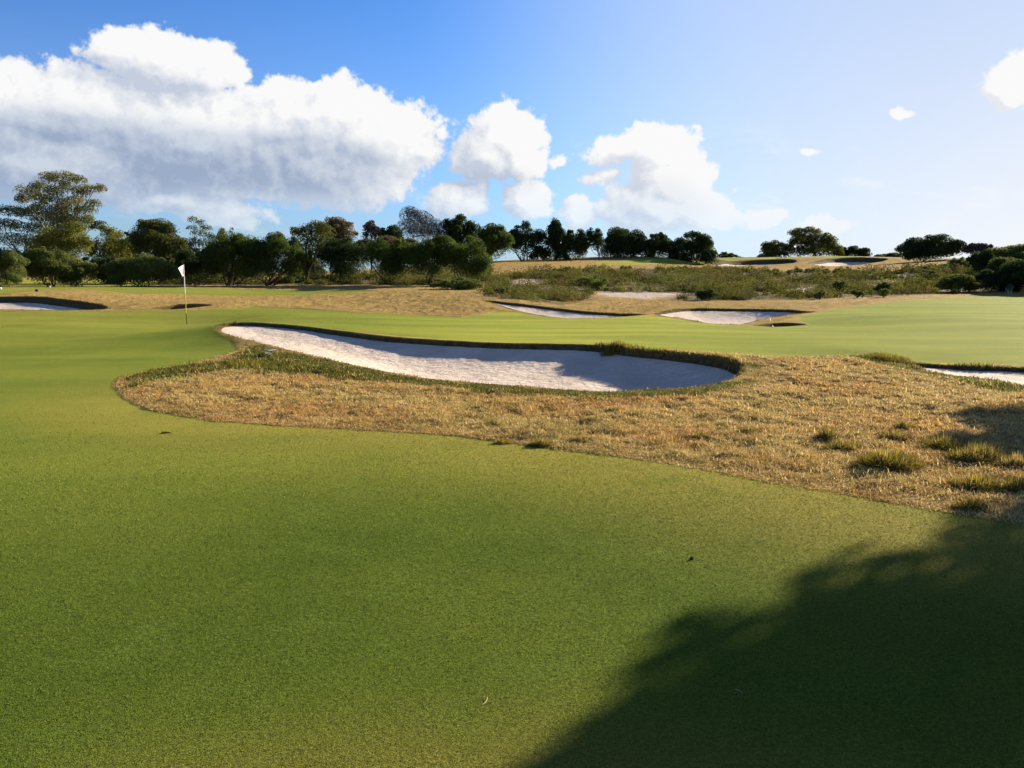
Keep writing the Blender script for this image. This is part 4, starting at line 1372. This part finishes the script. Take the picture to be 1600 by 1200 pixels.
def cloud_group():
    g = bpy.data.node_groups.new('cloud_density', 'ShaderNodeTree')
    g.interface.new_socket('Coord', in_out='INPUT', socket_type='NodeSocketVector')
    g.interface.new_socket('Density', in_out='OUTPUT', socket_type='NodeSocketFloat')
    n = NT(g)
    gi = n.n.new('NodeGroupInput'); go = n.n.new('NodeGroupOutput')
    co = gi.outputs[0]
    s = 1 / F
    w = n.add('ShaderNodeTexNoise', {'Vector': co, 'Scale': 9.0, 'Detail': 3.0, 'Roughness': .55})
    warp = n.vmath('SCALE', n.vmath('SUBTRACT', w.outputs['Color'], (.5, .5, .5)), scale=70 * s)
    cw = n.vmath('MULTIPLY', n.vmath('ADD', co, warp), (1, 1, 0))
    acc = None
    for (px, py, rx, ry) in CLOUDS:
        a, e = sky_angles(px, py)
        d = n.vmath('MULTIPLY', n.vmath('SUBTRACT', cw, (a, e, 0)), (1 / (rx * s), 1 / (ry * s), 0))
        l = n.vmath('LENGTH', d, out=1)
        f = n.math('MULTIPLY', n.math('SUBTRACT', 1.0, l), min(1.0, (ry + 8) / 46.0))
        acc = f if acc is None else n.math('MAXIMUM', acc, f)
    # scattered clouds elsewhere in the sky
    vo = n.add('ShaderNodeTexVoronoi', {'Vector': co, 'Scale': 26.0, 'Detail': 3.0, 'Roughness': .55, 'Lacunarity': 2.3})
    vo.feature = 'F1'; vo.normalize = True
    puff = n.math('SUBTRACT', .40, vo.outputs['Distance'])
    fine = n.noise(co, 60, 5, .6)
    d = n.math('ADD', acc, n.math('MULTIPLY', puff, 1.0))
    d = n.math('ADD', d, n.math('MULTIPLY', n.math('SUBTRACT', fine, .5), .72))
    n.l.new(d, go.inputs[0])
    return g


CG = cloud_group()
tc = nt.add('ShaderNodeTexCoord').outputs['Generated']
nv = nt.vmath('NORMALIZE', tc)
sx = nt.add('ShaderNodeSeparateXYZ', {0: nv})
az = nt.math('ARCTAN2', sx.outputs[0], sx.outputs[1])
el = nt.math('ARCSINE', sx.outputs[2])
co = nt.add('ShaderNodeCombineXYZ', {0: az, 1: el, 2: 0.0}).outputs[0]


def dens(c):
    g = nt.n.new('ShaderNodeGroup'); g.node_tree = CG
    nt.l.new(c, g.inputs[0]); return g.outputs[0]


sdir = nt.vmath('DOT_PRODUCT', nv, tuple(sd_), out=1)
glow = nt.smooth(sdir, .60, .95)
d0 = dens(co)
d1 = dens(nt.vmath('ADD', co, (12 / F, 11 / F, 0)))
d2 = dens(nt.vmath('ADD', co, (42 / F, 36 / F, 0)))
alpha = nt.smooth(d0, -.05, .17)
edge_light = nt.math('MULTIPLY_ADD', nt.math('SUBTRACT', d0, nt.math('MULTIPLY_ADD', d2, .5, nt.math('MULTIPLY', d1, .5))), 1.7, .50, clamp=True)
# grey undersides where the cloud is thick
grey = None
for (px, py, rx, ry, k) in [(120,250,330,72,1.0),(400,262,240,58,.9),(300,312,110,24,.6),(40,300,200,40,.8),(1010,330,110,60,.25),(770,285,90,26,.3)]:
    a, e = sky_angles(px, py)
    l = nt.vmath('LENGTH', nt.vmath('MULTIPLY', nt.vmath('SUBTRACT', co, (a, e, 0)), (F / rx, F / ry, 0)), out=1)
    f = nt.smooth(nt.math('ADD', l, nt.math('MULTIPLY', nt.math('SUBTRACT', d0, .5), -.25)), 1.05, .45, 0, k)
    grey = f if grey is None else nt.math('MAXIMUM', grey, f)
edge_light = nt.math('ADD', edge_light, nt.math('MULTIPLY', glow, .6), clamp=True)
lit = nt.mix(edge_light, (.60, .67, .80), (1.04, 1.04, 1.04))
shade = nt.mix(edge_light, (.36, .45, .62), (.66, .73, .84))
ccol = nt.mix(grey, lit, shade)
CLOUD_GAIN = .325
ccol = nt.vmath('SCALE', ccol, scale=CLOUD_GAIN)
skyc = nt.vmath('MULTIPLY', sky.outputs[0], (.37 * SKY_STRENGTH, .76 * SKY_STRENGTH, 1.36 * SKY_STRENGTH))
# pale glow of thin haze low down and towards the sun
hz = nt.smooth(el, math.radians(21), math.radians(-2))
hz2 = nt.smooth(az, math.radians(-5), math.radians(45))
haze_f = nt.math('MULTIPLY', hz, nt.math('MULTIPLY_ADD', hz2, .66, .30))
skyc = nt.mix(nt.math('MULTIPLY', glow, .96), skyc, (.196, .238, .322))
skyc = nt.mix(haze_f, skyc, nt.mix(hz2, (.285, .325, .37), (.350, .346, .345)))
# sky dimmed towards the zenith, added to weaken its fill light
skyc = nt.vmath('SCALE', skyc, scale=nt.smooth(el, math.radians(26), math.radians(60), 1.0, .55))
alpha = nt.math('MULTIPLY', alpha, nt.smooth(el, math.radians(.5), math.radians(7), .35, 1.0))
# thin low veils of cloud
vn = nt.noise(nt.vmath('MULTIPLY', co, (7.0, 17.0, 0.0)), 1.6, 6, .62, .4)
veil = nt.math('MULTIPLY', nt.smooth(vn, .50, .74), nt.math('MULTIPLY', nt.smooth(el, math.radians(13), math.radians(4)), .55))
alpha = nt.math('MAXIMUM', alpha, veil)
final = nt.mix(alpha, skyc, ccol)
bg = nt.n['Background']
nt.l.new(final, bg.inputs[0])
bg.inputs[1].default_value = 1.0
W.cycles.sampling_method = 'MANUAL'; W.cycles.sample_map_resolution = 512

# ------------------------------------------------------------------ render settings
S.view_settings.view_transform = 'Standard'
S.view_settings.look = 'None'
S.view_settings.exposure = 1.5
S.view_settings.gamma = 1.0
S.render.engine = 'CYCLES'
S.cycles.max_bounces = 5
S.cycles.diffuse_bounces = 2
S.cycles.transmission_bounces = 3
S.cycles.use_denoising = True
